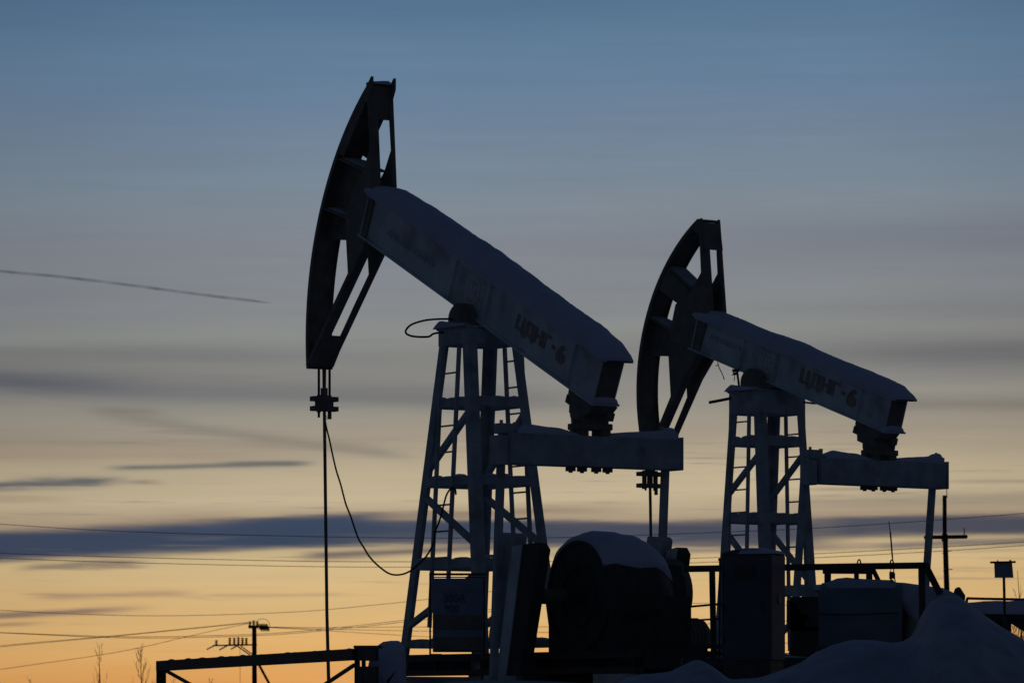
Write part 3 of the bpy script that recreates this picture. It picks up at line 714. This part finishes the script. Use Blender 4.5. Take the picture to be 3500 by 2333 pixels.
# little sign on a post
sg = empty('well_sign', at(3440, 2440, 68), 'small square plate sign under a crossbar on a thin post, far right', 'sign')
q0 = lambda x, y, d=0: at(x, y, 68) - sg.location + Vector((0, d, 0))
m = MB(); m.tube([q0(3431, 1960), q0(3438, 2300), q0(3441, 2440)], .021, 10); m.build('post', M['dark'], sg)
m = MB(); m.prism([(q0(x, y).x, q0(x, y).z) for x, y in ((3397, 1922), (3458, 1921), (3463, 1973.5), (3399, 1973.5))], -.05, -.035); m.build('plate', M['board'], sg)
m = MB(); m.bar(q0(3384, 1921, -.04), q0(3470, 1919.5, -.04), .06, .03); m.tube([q0(3407, 1917, -.04), q0(3411, 1917, -.04)], .018, 6); m.tube([q0(3449, 1916, -.04), q0(3455, 1916, -.04)], .018, 6); m.build('crossbar', M['dark'], sg)

# ------------------------------------------------------------------ poles
rp = empty('utility_pole', at(3238, 2440, 200), 'tall dark pole with one crossarm and two upright pins at right', 'utility pole')
q0 = lambda x, y, d=0: at(x, y, 200) - rp.location + Vector((0, d, 0))
zb = -EYE
m = MB(); m.tube([q0(3228.5, 1692), q0(3229, 1822), q0(3229.3, 1830), q0(3229.5, 1846), q0(3231, 1850), q0(3236, 2010), Vector((q0(3240, 2440).x, 0, zb))], [.092, .095, .15, .15, .115, .125, .16], 14); m.build('pole', M['wood'], rp)
m = MB(); m.tube([q0(3158, 1835.5), q0(3162, 1835.5), q0(3303, 1833), q0(3307, 1833)], [.06, .09, .09, .06], 12); m.build('crossarm', M['wood'], rp)
for x, y in ((3168, 1806), (3295.5, 1803)):
    m = MB(); m.tube([q0(x, y), q0(x, 1832)], .024, 8); m.build('pin', M['dark'], rp)
for x0, x1, y in ((3240, 3253, 1881.5), (3221, 3226, 1889), (3242, 3256, 1944.5), (3224, 3227, 1949)):
    m = MB(); m.tube([q0(x0, y + .8), q0(x1, y - .8)], .02, 6); m.build('step_peg', M['dark'], rp)
m = MB(); m.tube([q0(3236, 1669), q0(3236.5, 1700)], .02, 6); m.build('top_spike', M['dark'], rp)

lp = empty('power_pole', at(869, 2440, 250), 'distant pole carrying insulators and a side bracket at lower left', 'utility pole')
zq = lambda x, y: (x / 2.353, 1700 + y / 2.353)
def q1(x, y, d=0):
    X, Y = zq(x, y); return at(X, Y, 250) - lp.location + Vector((0, d, 0))
m = MB(); m.tube([q1(2045, 1030), q1(2047, 1480), Vector((0, 0, -EYE))], [.125, .14, .17], 12); m.build('pole', M['wood'], lp)
m = MB(); m.bar(q1(1998, 1038), q1(2078, 1036), .14, .16); m.build('crossarm', M['wood'], lp)
m = MB(); m.bar(q1(1712, 1187), q1(2068, 1180), .08, .08); m.build('side_arm', M['dark'], lp)
for x0, y0, x1, y1, t in ((1663, 1218, 1722, 1188, .07), (1763, 1222, 1828, 1188, .07), (1856, 1217, 1905, 1190, .07), (1908, 1190, 2010, 1262, .07), (1935, 1188, 2035, 1262, .06), (2055, 1290, 2235, 1620, .14)):
    m = MB(); m.bar(q1(x0, y0), q1(x1, y1), t); m.build('strut', M['wood'] if t > .1 else M['dark'], lp)
def insul(x, y0, y1, r=.07):
    b = MB(); n = 4
    b.tube([q1(x, y1), q1(x, y0)], r * .4, 8)
    for k in range(n): b.tube([q1(x, y0 + (y1 - y0) * (k + .2) / n), q1(x, y0 + (y1 - y0) * (k + .75) / n)], [r * .7, r], 10)
    b.build('insulator', M['dark'], lp)
for x in (1740, 1848, 1884, 1917, 1950, 1981): insul(x, 1143 if x == 1740 else random.uniform(1120, 1130), 1182, .10)
for x, y in ((2010, 992), (2040, 984), (2068, 990)): insul(x, y, 1030, .10)
for k in range(3):
    b = MB(); y = 1026 + 13 * k
    for j in range(5): b.disc(q1(2085 + j * 15 + k * 6, y + 2, .3 * k), (1, 0, 0), .12, .07, 10)
    b.tube([q1(2070, y, .3 * k), q1(2172, 1040, .3 * k)], .025, 6); b.build('tension_insulator', M['dark'], lp)
b = MB(); b.tube(smooth_path([q1(2068, 985), q1(2100, 973), (q1(2140, 978)), q1(2162, 1000), q1(2172, 1036)]), .014, 5); b.build('jumper_wire', M['wire'], lp)
b = MB(); b.tube([q1(1930, 1200), q1(1932, 1700)], .012, 5); b.build('down_lead', M['wire'], lp)

# ------------------------------------------------------------------ overhead wires
WIRES = [
    (220, [(-300, 1768), (0, 1790), (425, 1815), (1000, 1831), (1400, 1837), (1900, 1836), (2480, 1817), (2800, 1803), (3179, 1778), (3500, 1753), (3800, 1728)], .015, 'topmost thin wire sagging across the dark cloud band'),
    (220, [(-300, 1872), (0, 1889), (425, 1903), (1000, 1916), (1350, 1918.5), (1900, 1917), (2345, 1907), (2800, 1890.5), (3202, 1869), (3500, 1851), (3800, 1832)], .015, 'upper of the two close parallel wires low across the sky'),
    (220, [(-300, 1889), (0, 1906), (425, 1921), (1000, 1934), (1400, 1937), (1900, 1935), (2345, 1923), (2800, 1904), (3202, 1883), (3500, 1863), (3800, 1842)], .015, 'lower of the two close parallel wires low across the sky'),
    (230, [(-300, 2072), (0, 2084), (213, 2095), (560, 2103), (1000, 2090), (1300, 2064), (1465, 2046), (1800, 2005)], .013, 'single wire above the distant power pole rising to the tower'),
    (240, [(-300, 2150), (0, 2160), (400, 2174), (700, 2171), (1000, 2158), (1390, 2117), (1700, 2078)], .014, 'sagging wire passing just behind the distant power pole, upper'),
    (240, [(-300, 2151), (0, 2161), (400, 2178), (700, 2176), (1000, 2163), (1390, 2123), (1700, 2086)], .014, 'sagging wire passing just behind the distant power pole, lower'),
    (250, [(-300, 2240), (0, 2205), (400, 2170), (850, 2125)], .013, 'upper wire running down left from the distant pole top'),
    (250.6, [(-300, 2245), (0, 2209), (400, 2172), (868, 2126)], .014, 'middle wire running down left from the distant pole top'),
    (250, [(-300, 2335), (0, 2286), (400, 2227), (700, 2160), (850, 2129)], .014, 'steepest wire running down left from the distant pole top'),
    (250, [(923, 2141), (1100, 2143), (1380, 2141), (1500, 2141), (1900, 2140), (2400, 2131), (2700, 2120)], .013, 'upper wire leaving the distant pole to the right'),
    (250.3, [(922, 2142), (1100, 2148), (1380, 2154), (1500, 2156), (1900, 2160), (2400, 2163), (2700, 2160)], .013, 'middle wire leaving the distant pole to the right'),
    (250.6, [(921, 2143), (1100, 2153), (1380, 2170), (1500, 2176), (1900, 2190), (2400, 2195), (2700, 2196)], .013, 'lower wire leaving the distant pole to the right'),
    (235, [(2000, 2068), (2380, 2060), (2700, 2067), (2900, 2066), (3100, 2060)], .012, 'faint wire seen between the railing posts'),
]
for D, pts, r, lab in WIRES:
    m = MB(); m.tube(smooth_path([at(x, y, D) for x, y in pts], 8), r, 5)
    tag(m.build('overhead_wire', M['wire'], None), lab, 'power line', 'overhead wires behind the pumpjacks')

# ------------------------------------------------------------------ bare saplings
def sapling(x, ytop, D, seed, spread, label, n=20):
    rnd = random.Random(seed); base = at(x, HY, D); base.z = 0
    H = EYE + (HY - ytop) / F * D
    t = empty('bare_tree', base, label, 'tree', 0, 'bare saplings beyond the well pad')
    tr = MB(); path = []
    ph = rnd.random() * 6
    for k in range(12):
        f = k / 11; path.append(Vector((.10 * math.sin(f * 4 + ph) * f, .08 * math.cos(f * 5 + ph) * f, H * f)))
    tr.tube(path, [.045 * (1 - f / 11.5) + .004 for f in range(12)], 6); tr.build('trunk', M['bark'], t)
    cr = MB()
    for i in range(n):
        f = rnd.uniform(.25, .97); k = int(f * 11); p0 = path[k].lerp(path[min(11, k + 1)], f * 11 - k)
        an = rnd.uniform(0, 6.28); L = H * spread * (1.15 - f) * rnd.uniform(.5, 1)
        d = Vector((math.cos(an), math.sin(an), 0)); pts = [p0]
        for s in range(1, 6):
            g = s / 5; pts.append(p0 + d * L * .42 * (g ** .75) + Vector((rnd.uniform(-.02, .02), rnd.uniform(-.02, .02), L * (g * .55 + .45 * g * g))))
        cr.tube(pts, [.011 * (1 - .15 * j) * (1.1 - f) + .0025 for j in range(6)], 4, False)
        for b_ in range(4):
            j = rnd.randint(1, 4); q = pts[j]; a2 = an + rnd.uniform(-1.2, 1.2); l2 = L * rnd.uniform(.15, .35)
            cr.tube([q, q + Vector((math.cos(a2) * l2 * .35, math.sin(a2) * l2 * .35, l2 * .5)), q + Vector((math.cos(a2) * l2 * .55, math.sin(a2) * l2 * .55, l2))], [.006, .005, .003], 3, False)
    cr.build('crown', M['bark'], t)
sapling(346, 2202, 180, 3, .42, 'bare sapling, left one of two beside the railing at lower left')
sapling(488, 2206, 178, 8, .46, 'bare sapling between the left one and the railing corner', 30)
sapling(590, 2312, 176, 12, .42, 'low bare sapling just inside the left railing corner')
sapling(720, 2318, 186, 15, .42, 'low bare sapling left of the distant power pole')
sapling(110, 2318, 186, 21, .42, 'low bare sapling at the bottom left corner')
sapling(3488, 1948, 120, 31, .34, 'thin bare tree rising above the pipe at the right edge', 22)
sapling(3476, 2090, 116, 35, .5, 'bushy bare sapling under the pipe at the right edge', 60)

# ------------------------------------------------------------------ snow ground and banks
def ss(t):
    t = max(0, min(1, t)); return t * t * (3 - 2 * t)

def ground_h(x, y):
    pad = ss((y - 43) / 3.0) * (1 - ss((y - 80) / 25)) * ss((x + 6.5) / 2.5) * (1 - ss((x - 12) / 8))
    h = PAD * pad - .02
    h += .12 * math.exp(-((x + .3) / 1.4) ** 2 - ((y - 51.5) / 1.5) ** 2)
    h += .05 * mnoise.noise(Vector((x * .35, y * .35, 0))) + .02 * mnoise.noise(Vector((x * 1.5, y * 1.5, 3)))
    if y > 150: h += 1.0 * (mnoise.noise(Vector((x * .004, y * .004, 7)))) * min(1, (y - 150) / 400)
    return h

def axis(lo, hi, step, far_lo, far_hi, g=1.35):
    v = []; a = lo
    while a <= hi + 1e-6: v.append(a); a += step
    s = step; a = hi
    while a < far_hi: s *= g; a += s; v.append(a)
    s = step; a = lo
    while a > far_lo: s *= g; a -= s; v.insert(0, a)
    return v
xs = axis(-9, 14, .3, -4000, 4000); ys = axis(30, 86, .35, -400, 7000)
vs = [(x, y, ground_h(x, y)) for y in ys for x in xs]; nx = len(xs)
fs = [(j * nx + i, j * nx + i + 1, (j + 1) * nx + i + 1, (j + 1) * nx + i) for j in range(len(ys) - 1) for i in range(nx - 1)]
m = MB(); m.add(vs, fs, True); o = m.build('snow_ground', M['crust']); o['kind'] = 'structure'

BANK = [(1700, 2520), (1900, 2440), (2040, 2362), (2112, 2333), (2148, 2311), (2200, 2303), (2291, 2294), (2327, 2276), (2376, 2249), (2403, 2256), (2432, 2272), (2461, 2294), (2492, 2320), (2530, 2316), (2590, 2315), (2657, 2294), (2737, 2262), (2782, 2227), (2836, 2204), (2903, 2187), (2987, 2187), (3050, 2194), (3086, 2189), (3115, 2172), (3130, 2148), (3144, 2112), (3162, 2075), (3193, 2046), (3224, 2031), (3269, 2037), (3300, 2053), (3336, 2084), (3403, 2128), (3500, 2187), (3640, 2270), (3900, 2420), (4200, 2560)]
DB = 38.0
def ridge(x):
    X = x / DB * F + HX
    if X <= BANK[0][0] or X >= BANK[-1][0]: return EYE + (HY - 2520) / F * DB
    for (x0, y0), (x1, y1) in zip(BANK, BANK[1:]):
        if x0 <= X <= x1:
            t = (X - x0) / (x1 - x0); return EYE + (HY - (y0 + (y1 - y0) * t)) / F * DB
bx = [-.5 + .03 * i for i in range(250)]
rg = [ridge(x) for x in bx]
rg = [sum(rg[max(0, min(len(rg) - 1, i + k))] * w for k, w in ((-1, .25), (0, .5), (1, .25))) for i in range(len(rg))]
by = [DB - 7 + .12 * j for j in range(80)]
vs = []; fs = []
for y in by:
    dy = y - DB
    for i, x in enumerate(bx):
        # the crest is a crisp shoulder; the slope toward the camera is long and lumpy
        wv = .35 * mnoise.noise(Vector((x * .9, 1.3, 0)))
        t = dy - wv * 0
        if t < 0: k = math.exp(-(abs(t) / 3.4) ** 1.7)
        else: k = math.exp(-(t / 1.1) ** 2)
        lump = .06 * mnoise.noise(Vector((x * 2.1, y * 2.1, 4))) + .03 * mnoise.noise(Vector((x * 5, y * 5, 9))) + .012 * mnoise.noise(Vector((x * 13, y * 9, 9)))
        # shoulders and clods in front of the crest
        z = -.3 + (rg[i] + .3) * k + .012 * mnoise.noise(Vector((x * 3 + y * 9, y * 2, 1))) * k + lump * min(1, abs(t) / .6) * k
        edge = min(1, (len(bx) - 1 - i) / 10, i / 10)
        vs.append((x, y, z * edge - .3 * (1 - edge)))
nx = len(bx)
for j in range(len(by) - 1):
    for i in range(nx - 1): fs.append((j * nx + i, j * nx + i + 1, (j + 1) * nx + i + 1, (j + 1) * nx + i))
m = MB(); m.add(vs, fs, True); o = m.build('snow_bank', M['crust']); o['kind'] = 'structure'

# ------------------------------------------------------------------ contrail, kilometres away
m = MB(); Dk = 9000
cp = [(-400, 880), (0, 926), (200, 945), (450, 975), (700, 1008), (850, 1026), (925, 1035)]
m.tube(smooth_path([at(x, y, Dk) for x, y in cp], 8), [3.4] * 40 + [3.0, 2.8, 2.6, 2.2, 1.8, 1.4, 1.0, .7, .5], 16)
cm = bpy.data.materials.new('contrail_haze'); cm.use_nodes = True; nt = cm.node_tree; n = nt.nodes
for x_ in list(n): n.remove(x_)
out = n.new('ShaderNodeOutputMaterial'); mx = n.new('ShaderNodeMixShader'); tr = n.new('ShaderNodeBsdfTransparent'); df = n.new('ShaderNodeBsdfDiffuse')
df.inputs['Color'].default_value = (.5, .38, .42, 1)
lw = n.new('ShaderNodeLayerWeight'); lw.inputs['Blend'].default_value = .5
mp = n.new('ShaderNodeMapRange'); mp.inputs['From Min'].default_value = 0; mp.inputs['From Max'].default_value = .9; mp.inputs['To Min'].default_value = .34; mp.inputs['To Max'].default_value = 0
tcc = n.new('ShaderNodeTexCoord'); ncc = n.new('ShaderNodeTexNoise'); ncc.inputs['Scale'].default_value = .02; ncc.inputs['Detail'].default_value = 4
nt.links.new(tcc.outputs['Object'], ncc.inputs['Vector'])
rmp = n.new('ShaderNodeMapRange'); rmp.inputs['From Min'].default_value = .35; rmp.inputs['From Max'].default_value = .65; rmp.inputs['To Min'].default_value = .3; rmp.inputs['To Max'].default_value = 1
nt.links.new(ncc.outputs['Fac'], rmp.inputs['Value'])
mlt = n.new('ShaderNodeMath'); mlt.operation = 'MULTIPLY'
nt.links.new(lw.outputs['Facing'], mp.inputs['Value']); nt.links.new(mp.outputs['Result'], mlt.inputs[0]); nt.links.new(rmp.outputs['Result'], mlt.inputs[1]); nt.links.new(mlt.outputs[0], mx.inputs['Fac'])
nt.links.new(tr.outputs['BSDF'], mx.inputs[1]); nt.links.new(df.outputs['BSDF'], mx.inputs[2]); nt.links.new(mx.outputs['Shader'], out.inputs['Surface'])
tag(m.build('contrail', cm), 'thin dark contrail slanting across the sky at left', 'contrail')

# ------------------------------------------------------------------ sky
w = bpy.data.worlds.new('World'); sc.world = w; w.use_nodes = True
nt = w.node_tree; N = nt.nodes; LK = nt.links.new
for x_ in list(N): N.remove(x_)
def link_or(v, sock):
    if isinstance(v, (int, float)): sock.default_value = v
    else: LK(v, sock)
def mth(op, a, b=0.0, c=None, clamp=False):
    nd = N.new('ShaderNodeMath'); nd.operation = op; nd.use_clamp = clamp
    link_or(a, nd.inputs[0]); link_or(b, nd.inputs[1])
    if c is not None: link_or(c, nd.inputs[2])
    return nd.outputs[0]
def sstep(v, a, b, lo=0.0, hi=1.0):
    nd = N.new('ShaderNodeMapRange'); nd.interpolation_type = 'SMOOTHSTEP'
    link_or(v, nd.inputs['Value']); nd.inputs['From Min'].default_value = a; nd.inputs['From Max'].default_value = b
    nd.inputs['To Min'].default_value = lo; nd.inputs['To Max'].default_value = hi
    return nd.outputs['Result']
def noise2(vx, vy, sx, sy, off, detail=4, rough=.55):
    cb_ = N.new('ShaderNodeCombineXYZ'); link_or(mth('MULTIPLY', vx, sx), cb_.inputs[0]); link_or(mth('MULTIPLY', vy, sy), cb_.inputs[1]); cb_.inputs[2].default_value = off
    ns = N.new('ShaderNodeTexNoise'); ns.inputs['Scale'].default_value = 1; ns.inputs['Detail'].default_value = detail; ns.inputs['Roughness'].default_value = rough
    LK(cb_.outputs[0], ns.inputs['Vector']); return ns.outputs['Fac']
def mixc(f, a, b):
    nd = N.new('ShaderNodeMixRGB'); link_or(f, nd.inputs['Fac'])
    for v, s in ((a, nd.inputs[1]), (b, nd.inputs[2])):
        if isinstance(v, tuple): s.default_value = v if len(v) == 4 else v + (1,)
        else: LK(v, s)
    return nd.outputs[0]

tcn = N.new('ShaderNodeTexCoord'); sep = N.new('ShaderNodeSeparateXYZ'); LK(tcn.outputs['Generated'], sep.inputs[0])
dx, dy, dz = sep.outputs
hor = mth('SQRT', mth('ADD', mth('MULTIPLY', dx, dx), mth('MULTIPLY', dy, dy)))
az = mth('MULTIPLY', mth('ARCTAN2', dx, dy), 1000.0)          # bearing in milliradians from due ahead
el = mth('MULTIPLY', mth('DIVIDE', dz, mth('MAXIMUM', hor, .001)), 1000.0)   # elevation, milliradians
ela = mth('ABSOLUTE', el)
# gentle drift of the layers
big = noise2(az, el, 1 / 90, 1 / 14, 1.1, 3)
fine = noise2(az, el, 1 / 22, 1 / 1.6, 4.2, 5, .6)
mid = noise2(az, el, 1 / 60, 1 / 4.0, 9.7, 4, .5)
elw = mth('ADD', ela, mth('ADD', mth('MULTIPLY', mth('SUBTRACT', big, .5), 9.0), mth('MULTIPLY', az, -.018)))
ramp = N.new('ShaderNodeValToRGB'); cr = ramp.color_ramp
STOPS = [(0, (198, 124, 66)), (7, (225, 161, 92)), (15.7, (225, 175, 109)), (22.3, (221, 180, 120)), (28.9, (215, 181, 127)), (33.4, (212, 184, 136)), (38, (196, 174, 134)), (43.3, (170, 150, 126)), (48.5, (196, 179, 147)), (55.1, (186, 171, 143)), (61.6, (163, 151, 134)), (68.2, (154, 149, 137)), (74, (138, 136, 132)), (80, (131, 131, 129)), (86, (139, 141, 139)), (95, (132, 136, 141)), (104, (129, 134, 143)), (112, (127, 137, 147)), (120.7, (121, 136, 150)), (130.5, (112, 131, 152)), (140.3, (103, 128, 154)), (150.2, (96, 124, 151)), (160, (86, 115, 145)), (180, (74, 104, 142))]
SC = 182.0
while len(cr.elements) < len(STOPS): cr.elements.new(.5)
for e_, (v, c) in zip(cr.elements, STOPS):
    e_.position = min(1, v / SC)
for e_, (v, c) in zip(cr.elements, STOPS): e_.color = lin(c) + (1,)
LK(mth('DIVIDE', elw, SC, clamp=True), ramp.inputs['Fac'])
colr = ramp.outputs['Color']

def streak(colr, y0, slope, a_ref, half, rgb, op, a_lo=None, a_hi=None, fade=20, power=2, wob=1.5, holes=0.0, src=None):
    src = src or fine
    line = mth('MULTIPLY_ADD', mth('SUBTRACT', az, a_ref), slope, y0)
    d = mth('ADD', mth('SUBTRACT', el, line), mth('MULTIPLY', mth('SUBTRACT', src, .5), wob * 2))
    g_ = mth('EXPONENT', mth('MULTIPLY', mth('POWER', mth('DIVIDE', mth('ABSOLUTE', d), half), power), -1.0))
    o_ = mth('MULTIPLY', g_, op)
    if a_lo is not None: o_ = mth('MULTIPLY', o_, sstep(az, a_lo, a_lo + fade))
    if a_hi is not None: o_ = mth('MULTIPLY', o_, sstep(az, a_hi - fade, a_hi, 1, 0))
    if holes: o_ = mth('MULTIPLY', o_, sstep(mid, .5 - .28, .5 + .1, 1 - holes, 1))
    return mixc(o_, colr, lin(rgb))
bear = lambda x: (x - 1750) / 15.25
elev = lambda y: (2440 - y) / 15.25
S_ = [  # photo-measured clouds: level, slope, bearing, half thickness ...
    dict(y0=elev(1322), slope=-.045, a_ref=bear(300), half=2.9, rgb=(92, 96, 106), op=.85, a_hi=bear(900), fade=50, wob=1.0),
    dict(y0=elev(1345), slope=-.02, a_ref=bear(900), half=3.2, rgb=(108, 109, 113), op=.7, a_lo=bear(250), a_hi=bear(2300), fade=40, wob=1.0),
    dict(y0=elev(1212), slope=0, a_ref=0, half=1.8, rgb=(112, 114, 116), op=.45, a_hi=bear(1500), fade=50, wob=.8),
    dict(y0=elev(1210), slope=-.01, a_ref=bear(3200), half=3.2, rgb=(100, 101, 106), op=.62, a_lo=bear(2050), fade=90, power=2.5, wob=.8),
    dict(y0=elev(1060), slope=-.01, a_ref=bear(3200), half=3.4, rgb=(110, 112, 118), op=.35, a_lo=bear(2000), fade=80, wob=1.0),
    dict(y0=elev(820), slope=.02, a_ref=bear(3200), half=5.0, rgb=(106, 114, 126), op=.34, a_lo=bear(1700), fade=90, wob=1.5),
    dict(y0=elev(1385), slope=-.01, a_ref=bear(3200), half=2.0, rgb=(118, 112, 108), op=.55, a_lo=bear(2200), fade=60, wob=1.0),
    dict(y0=elev(1450), slope=-.135, a_ref=bear(560), half=1.35, rgb=(134, 127, 118), op=.65, a_lo=bear(240), a_hi=bear(1500), fade=16, wob=1.2),
    dict(y0=elev(1405), slope=-.04, a_ref=bear(400), half=.9, rgb=(125, 120, 114), op=.6, a_lo=bear(270), a_hi=bear(600), fade=8, wob=.8),
    dict(y0=elev(1520), slope=0, a_ref=0, half=1.3, rgb=(140, 128, 112), op=.3, a_hi=bear(1500), fade=50, wob=.8),
    dict(y0=elev(1560), slope=0, a_ref=0, half=1.4, rgb=(148, 130, 112), op=.35, a_hi=bear(1200), fade=40, wob=.8),
    dict(y0=elev(1593), slope=.03, a_ref=bear(700), half=.62, rgb=(104, 108, 104), op=.85, a_lo=bear(325), a_hi=bear(1120), fade=9, power=2, wob=.35),
    dict(y0=elev(1585), slope=.0, a_ref=bear(850), half=.55, rgb=(104, 106, 102), op=.6, a_lo=bear(720), a_hi=bear(1080), fade=7, wob=.3),
    dict(y0=elev(1658), slope=.055, a_ref=bear(150), half=1.15, rgb=(92, 97, 103), op=.95, a_hi=bear(480), fade=11, power=2.5, wob=1.6, holes=.15),
    dict(y0=elev(1650), slope=.0, a_ref=bear(500), half=.5, rgb=(128, 115, 104), op=.6, a_lo=bear(380), a_hi=bear(600), fade=8, wob=.6),
    dict(y0=elev(1708), slope=.0, a_ref=bear(0), half=.8, rgb=(158, 142, 118), op=.55, a_hi=bear(320), fade=14, wob=1.2, holes=.6),
    dict(y0=elev(1648), slope=.0, a_ref=bear(3300), half=.45, rgb=(138, 126, 108), op=.6, a_lo=bear(3150), fade=12, wob=.5, holes=.5),
    dict(y0=elev(1672), slope=.0, a_ref=bear(2850), half=.5, rgb=(138, 124, 108), op=.6, a_lo=bear(2700), a_hi=bear(3120), fade=10, wob=.5, holes=.4),
    dict(y0=elev(1715), slope=.02, a_ref=bear(2900), half=1.7, rgb=(146, 134, 118), op=.6, a_lo=bear(2250), fade=50, wob=1.0),
    dict(y0=elev(1760), slope=.03, a_ref=bear(1400), half=.9, rgb=(134, 118, 104), op=.75, a_lo=bear(200), a_hi=bear(2300), fade=40, wob=1.4),
    # the heavy blue band
    dict(y0=elev(1870), slope=.050, a_ref=bear(0), half=3.55, rgb=(56, 70, 94), op=.98, a_hi=bear(1400), fade=16, power=7, wob=.95),
    dict(y0=elev(1818), slope=.0, a_ref=bear(1100), half=2.95, rgb=(58, 70, 91), op=.97, a_lo=bear(700), a_hi=bear(2000), fade=18, power=6, wob=1.1),
    dict(y0=elev(1824), slope=.004, a_ref=bear(2000), half=3.0, rgb=(61, 69, 88), op=.96, a_lo=bear(1400), a_hi=bear(3000), fade=22, power=6, wob=1.2),
    dict(y0=elev(1799), slope=.01, a_ref=bear(3000), half=2.5, rgb=(65, 71, 88), op=.95, a_lo=bear(2550), fade=25, power=5, wob=1.0),
    dict(y0=elev(1845), slope=0, a_ref=bear(1300), half=1.2, rgb=(92, 92, 100), op=.4, a_lo=bear(950), a_hi=bear(1900), fade=25, wob=1.6),
    dict(y0=elev(1893), slope=.045, a_ref=bear(1200), half=.95, rgb=(108, 98, 94), op=.9, a_lo=bear(980), a_hi=bear(1800), fade=9, wob=.7),
    dict(y0=elev(1880), slope=.02, a_ref=bear(2400), half=.8, rgb=(116, 106, 104), op=.7, a_lo=bear(1700), a_hi=bear(3150), fade=25, wob=1.0),
    dict(y0=elev(1860), slope=.03, a_ref=bear(3200), half=.8, rgb=(108, 102, 106), op=.8, a_lo=bear(2880), fade=14, wob=.7),
    dict(y0=elev(1934), slope=.055, a_ref=bear(280), half=.8, rgb=(136, 122, 106), op=.85, a_lo=bear(20), a_hi=bear(560), fade=9, wob=1.7, holes=.4),
    dict(y0=elev(2034), slope=.02, a_ref=bear(400), half=.75, rgb=(174, 143, 114), op=.75, a_lo=bear(60), a_hi=bear(720), fade=10, wob=.8),
    dict(y0=elev(2034), slope=.01, a_ref=bear(800), half=.4, rgb=(176, 148, 116), op=.5, a_lo=bear(620), a_hi=bear(1250), fade=10, wob=.5),
    dict(y0=elev(2093), slope=.05, a_ref=bear(200), half=.7, rgb=(138, 114, 102), op=.9, a_hi=bear(600), fade=22, wob=.7),
    dict(y0=elev(2136), slope=.04, a_ref=bear(0), half=.5, rgb=(160, 130, 104), op=.7, a_hi=bear(220), fade=12, wob=.4),
]
for s in S_: colr = streak(colr, **s)
# loose wisps among the bright layers
wisp = sstep(noise2(az, el, 1 / 30, 1 / 1.0, 33.0, 6, .6), .54, .72)
wisp = mth('MULTIPLY', wisp, sstep(noise2(az, el, 1 / 120, 1 / 7.0, 51.0, 2), .42, .62))
wisp = mth('MULTIPLY', wisp, mth('MULTIPLY', sstep(el, 8, 24), sstep(el, 58, 80, 1.0, .25)))
colr = mixc(mth('MULTIPLY', wisp, .5), colr, lin((120, 112, 108)))
# thin high texture and slow brightness drift
tex = mth('MULTIPLY_ADD', mth('SUBTRACT', mid, .5), .13, 1.0)
tex = mth('MULTIPLY', tex, mth('MULTIPLY_ADD', mth('SUBTRACT', noise2(az, el, 1 / 40, 1 / 2.2, 15.0, 6, .65), .5), .11, 1.0))
# the glow lies ahead: darker to the sides, behind and overhead
side = sstep(mth('ABSOLUTE', az), 40, 1300, 1.0, .03)
edge = sstep(mth('ABSOLUTE', mth('SUBTRACT', az, 12)), 50, 150, 1.0, .84)
high = sstep(ela, 150, 900, 1.0, .06)
tex = mth('MULTIPLY', mth('MULTIPLY', tex, side), mth('MULTIPLY', edge, high))
vm = N.new('ShaderNodeVectorMath'); vm.operation = 'SCALE'; LK(colr, vm.inputs[0]); LK(tex, vm.inputs['Scale'])
# physical dusk sky adds the faint blue light from the rest of the dome
sky = N.new('ShaderNodeTexSky'); sky.sky_type = 'NISHITA'; sky.sun_disc = False
sky.sun_elevation = math.radians(1.0); sky.sun_rotation = math.radians(0); sky.air_density = 1.5; sky.dust_density = .5; sky.ozone_density = 3
away = mth('SUBTRACT', 1.0, mth('MULTIPLY', side, high))
tint = mixc(1.0, sky.outputs['Color'], (.64, .73, .84, 1)); tint.node.blend_type = 'MULTIPLY'
vs2 = N.new('ShaderNodeVectorMath'); vs2.operation = 'SCALE'; LK(tint, vs2.inputs[0]); LK(mth('MULTIPLY', away, .095), vs2.inputs['Scale'])
va = N.new('ShaderNodeVectorMath'); va.operation = 'ADD'; LK(vm.outputs[0], va.inputs[0]); LK(vs2.outputs[0], va.inputs[1])
bg = N.new('ShaderNodeBackground'); LK(va.outputs[0], bg.inputs['Color']); bg.inputs['Strength'].default_value = 1.0
ow = N.new('ShaderNodeOutputWorld'); LK(bg.outputs[0], ow.inputs['Surface'])
w.cycles.sampling_method = 'MANUAL'; w.cycles.sample_map_resolution = 2048

# the sun has just gone: only a trace of warm light skims in from ahead
sl = bpy.data.lights.new('sun', 'SUN'); sl.energy = .02; sl.angle = math.radians(.5); sl.color = (1, .72, .45)
so = bpy.data.objects.new('sun', sl); col.objects.link(so); so.rotation_euler = (math.radians(-89), 0, 0)

# ------------------------------------------------------------------ camera
cam = bpy.data.cameras.new('camera'); co = bpy.data.objects.new('camera', cam); col.objects.link(co)
co.location = (0, 0, EYE); co.rotation_euler = (math.radians(90), 0, 0)
cam.sensor_width = 36; cam.lens = F / 3500 * 36; cam.shift_y = (HY - 2333 / 2) / 3500
cam.clip_start = .5; cam.clip_end = 30000
cam.dof.use_dof = True; cam.dof.focus_distance = 53; cam.dof.aperture_fstop = 8
sc.camera = co
sc.view_settings.view_transform = 'Standard'; sc.view_settings.look = 'None'; sc.view_settings.exposure = 0; sc.view_settings.gamma = 1
sc.cycles.max_bounces = 6; sc.cycles.transparent_max_bounces = 12
sc.cycles.use_denoising = True
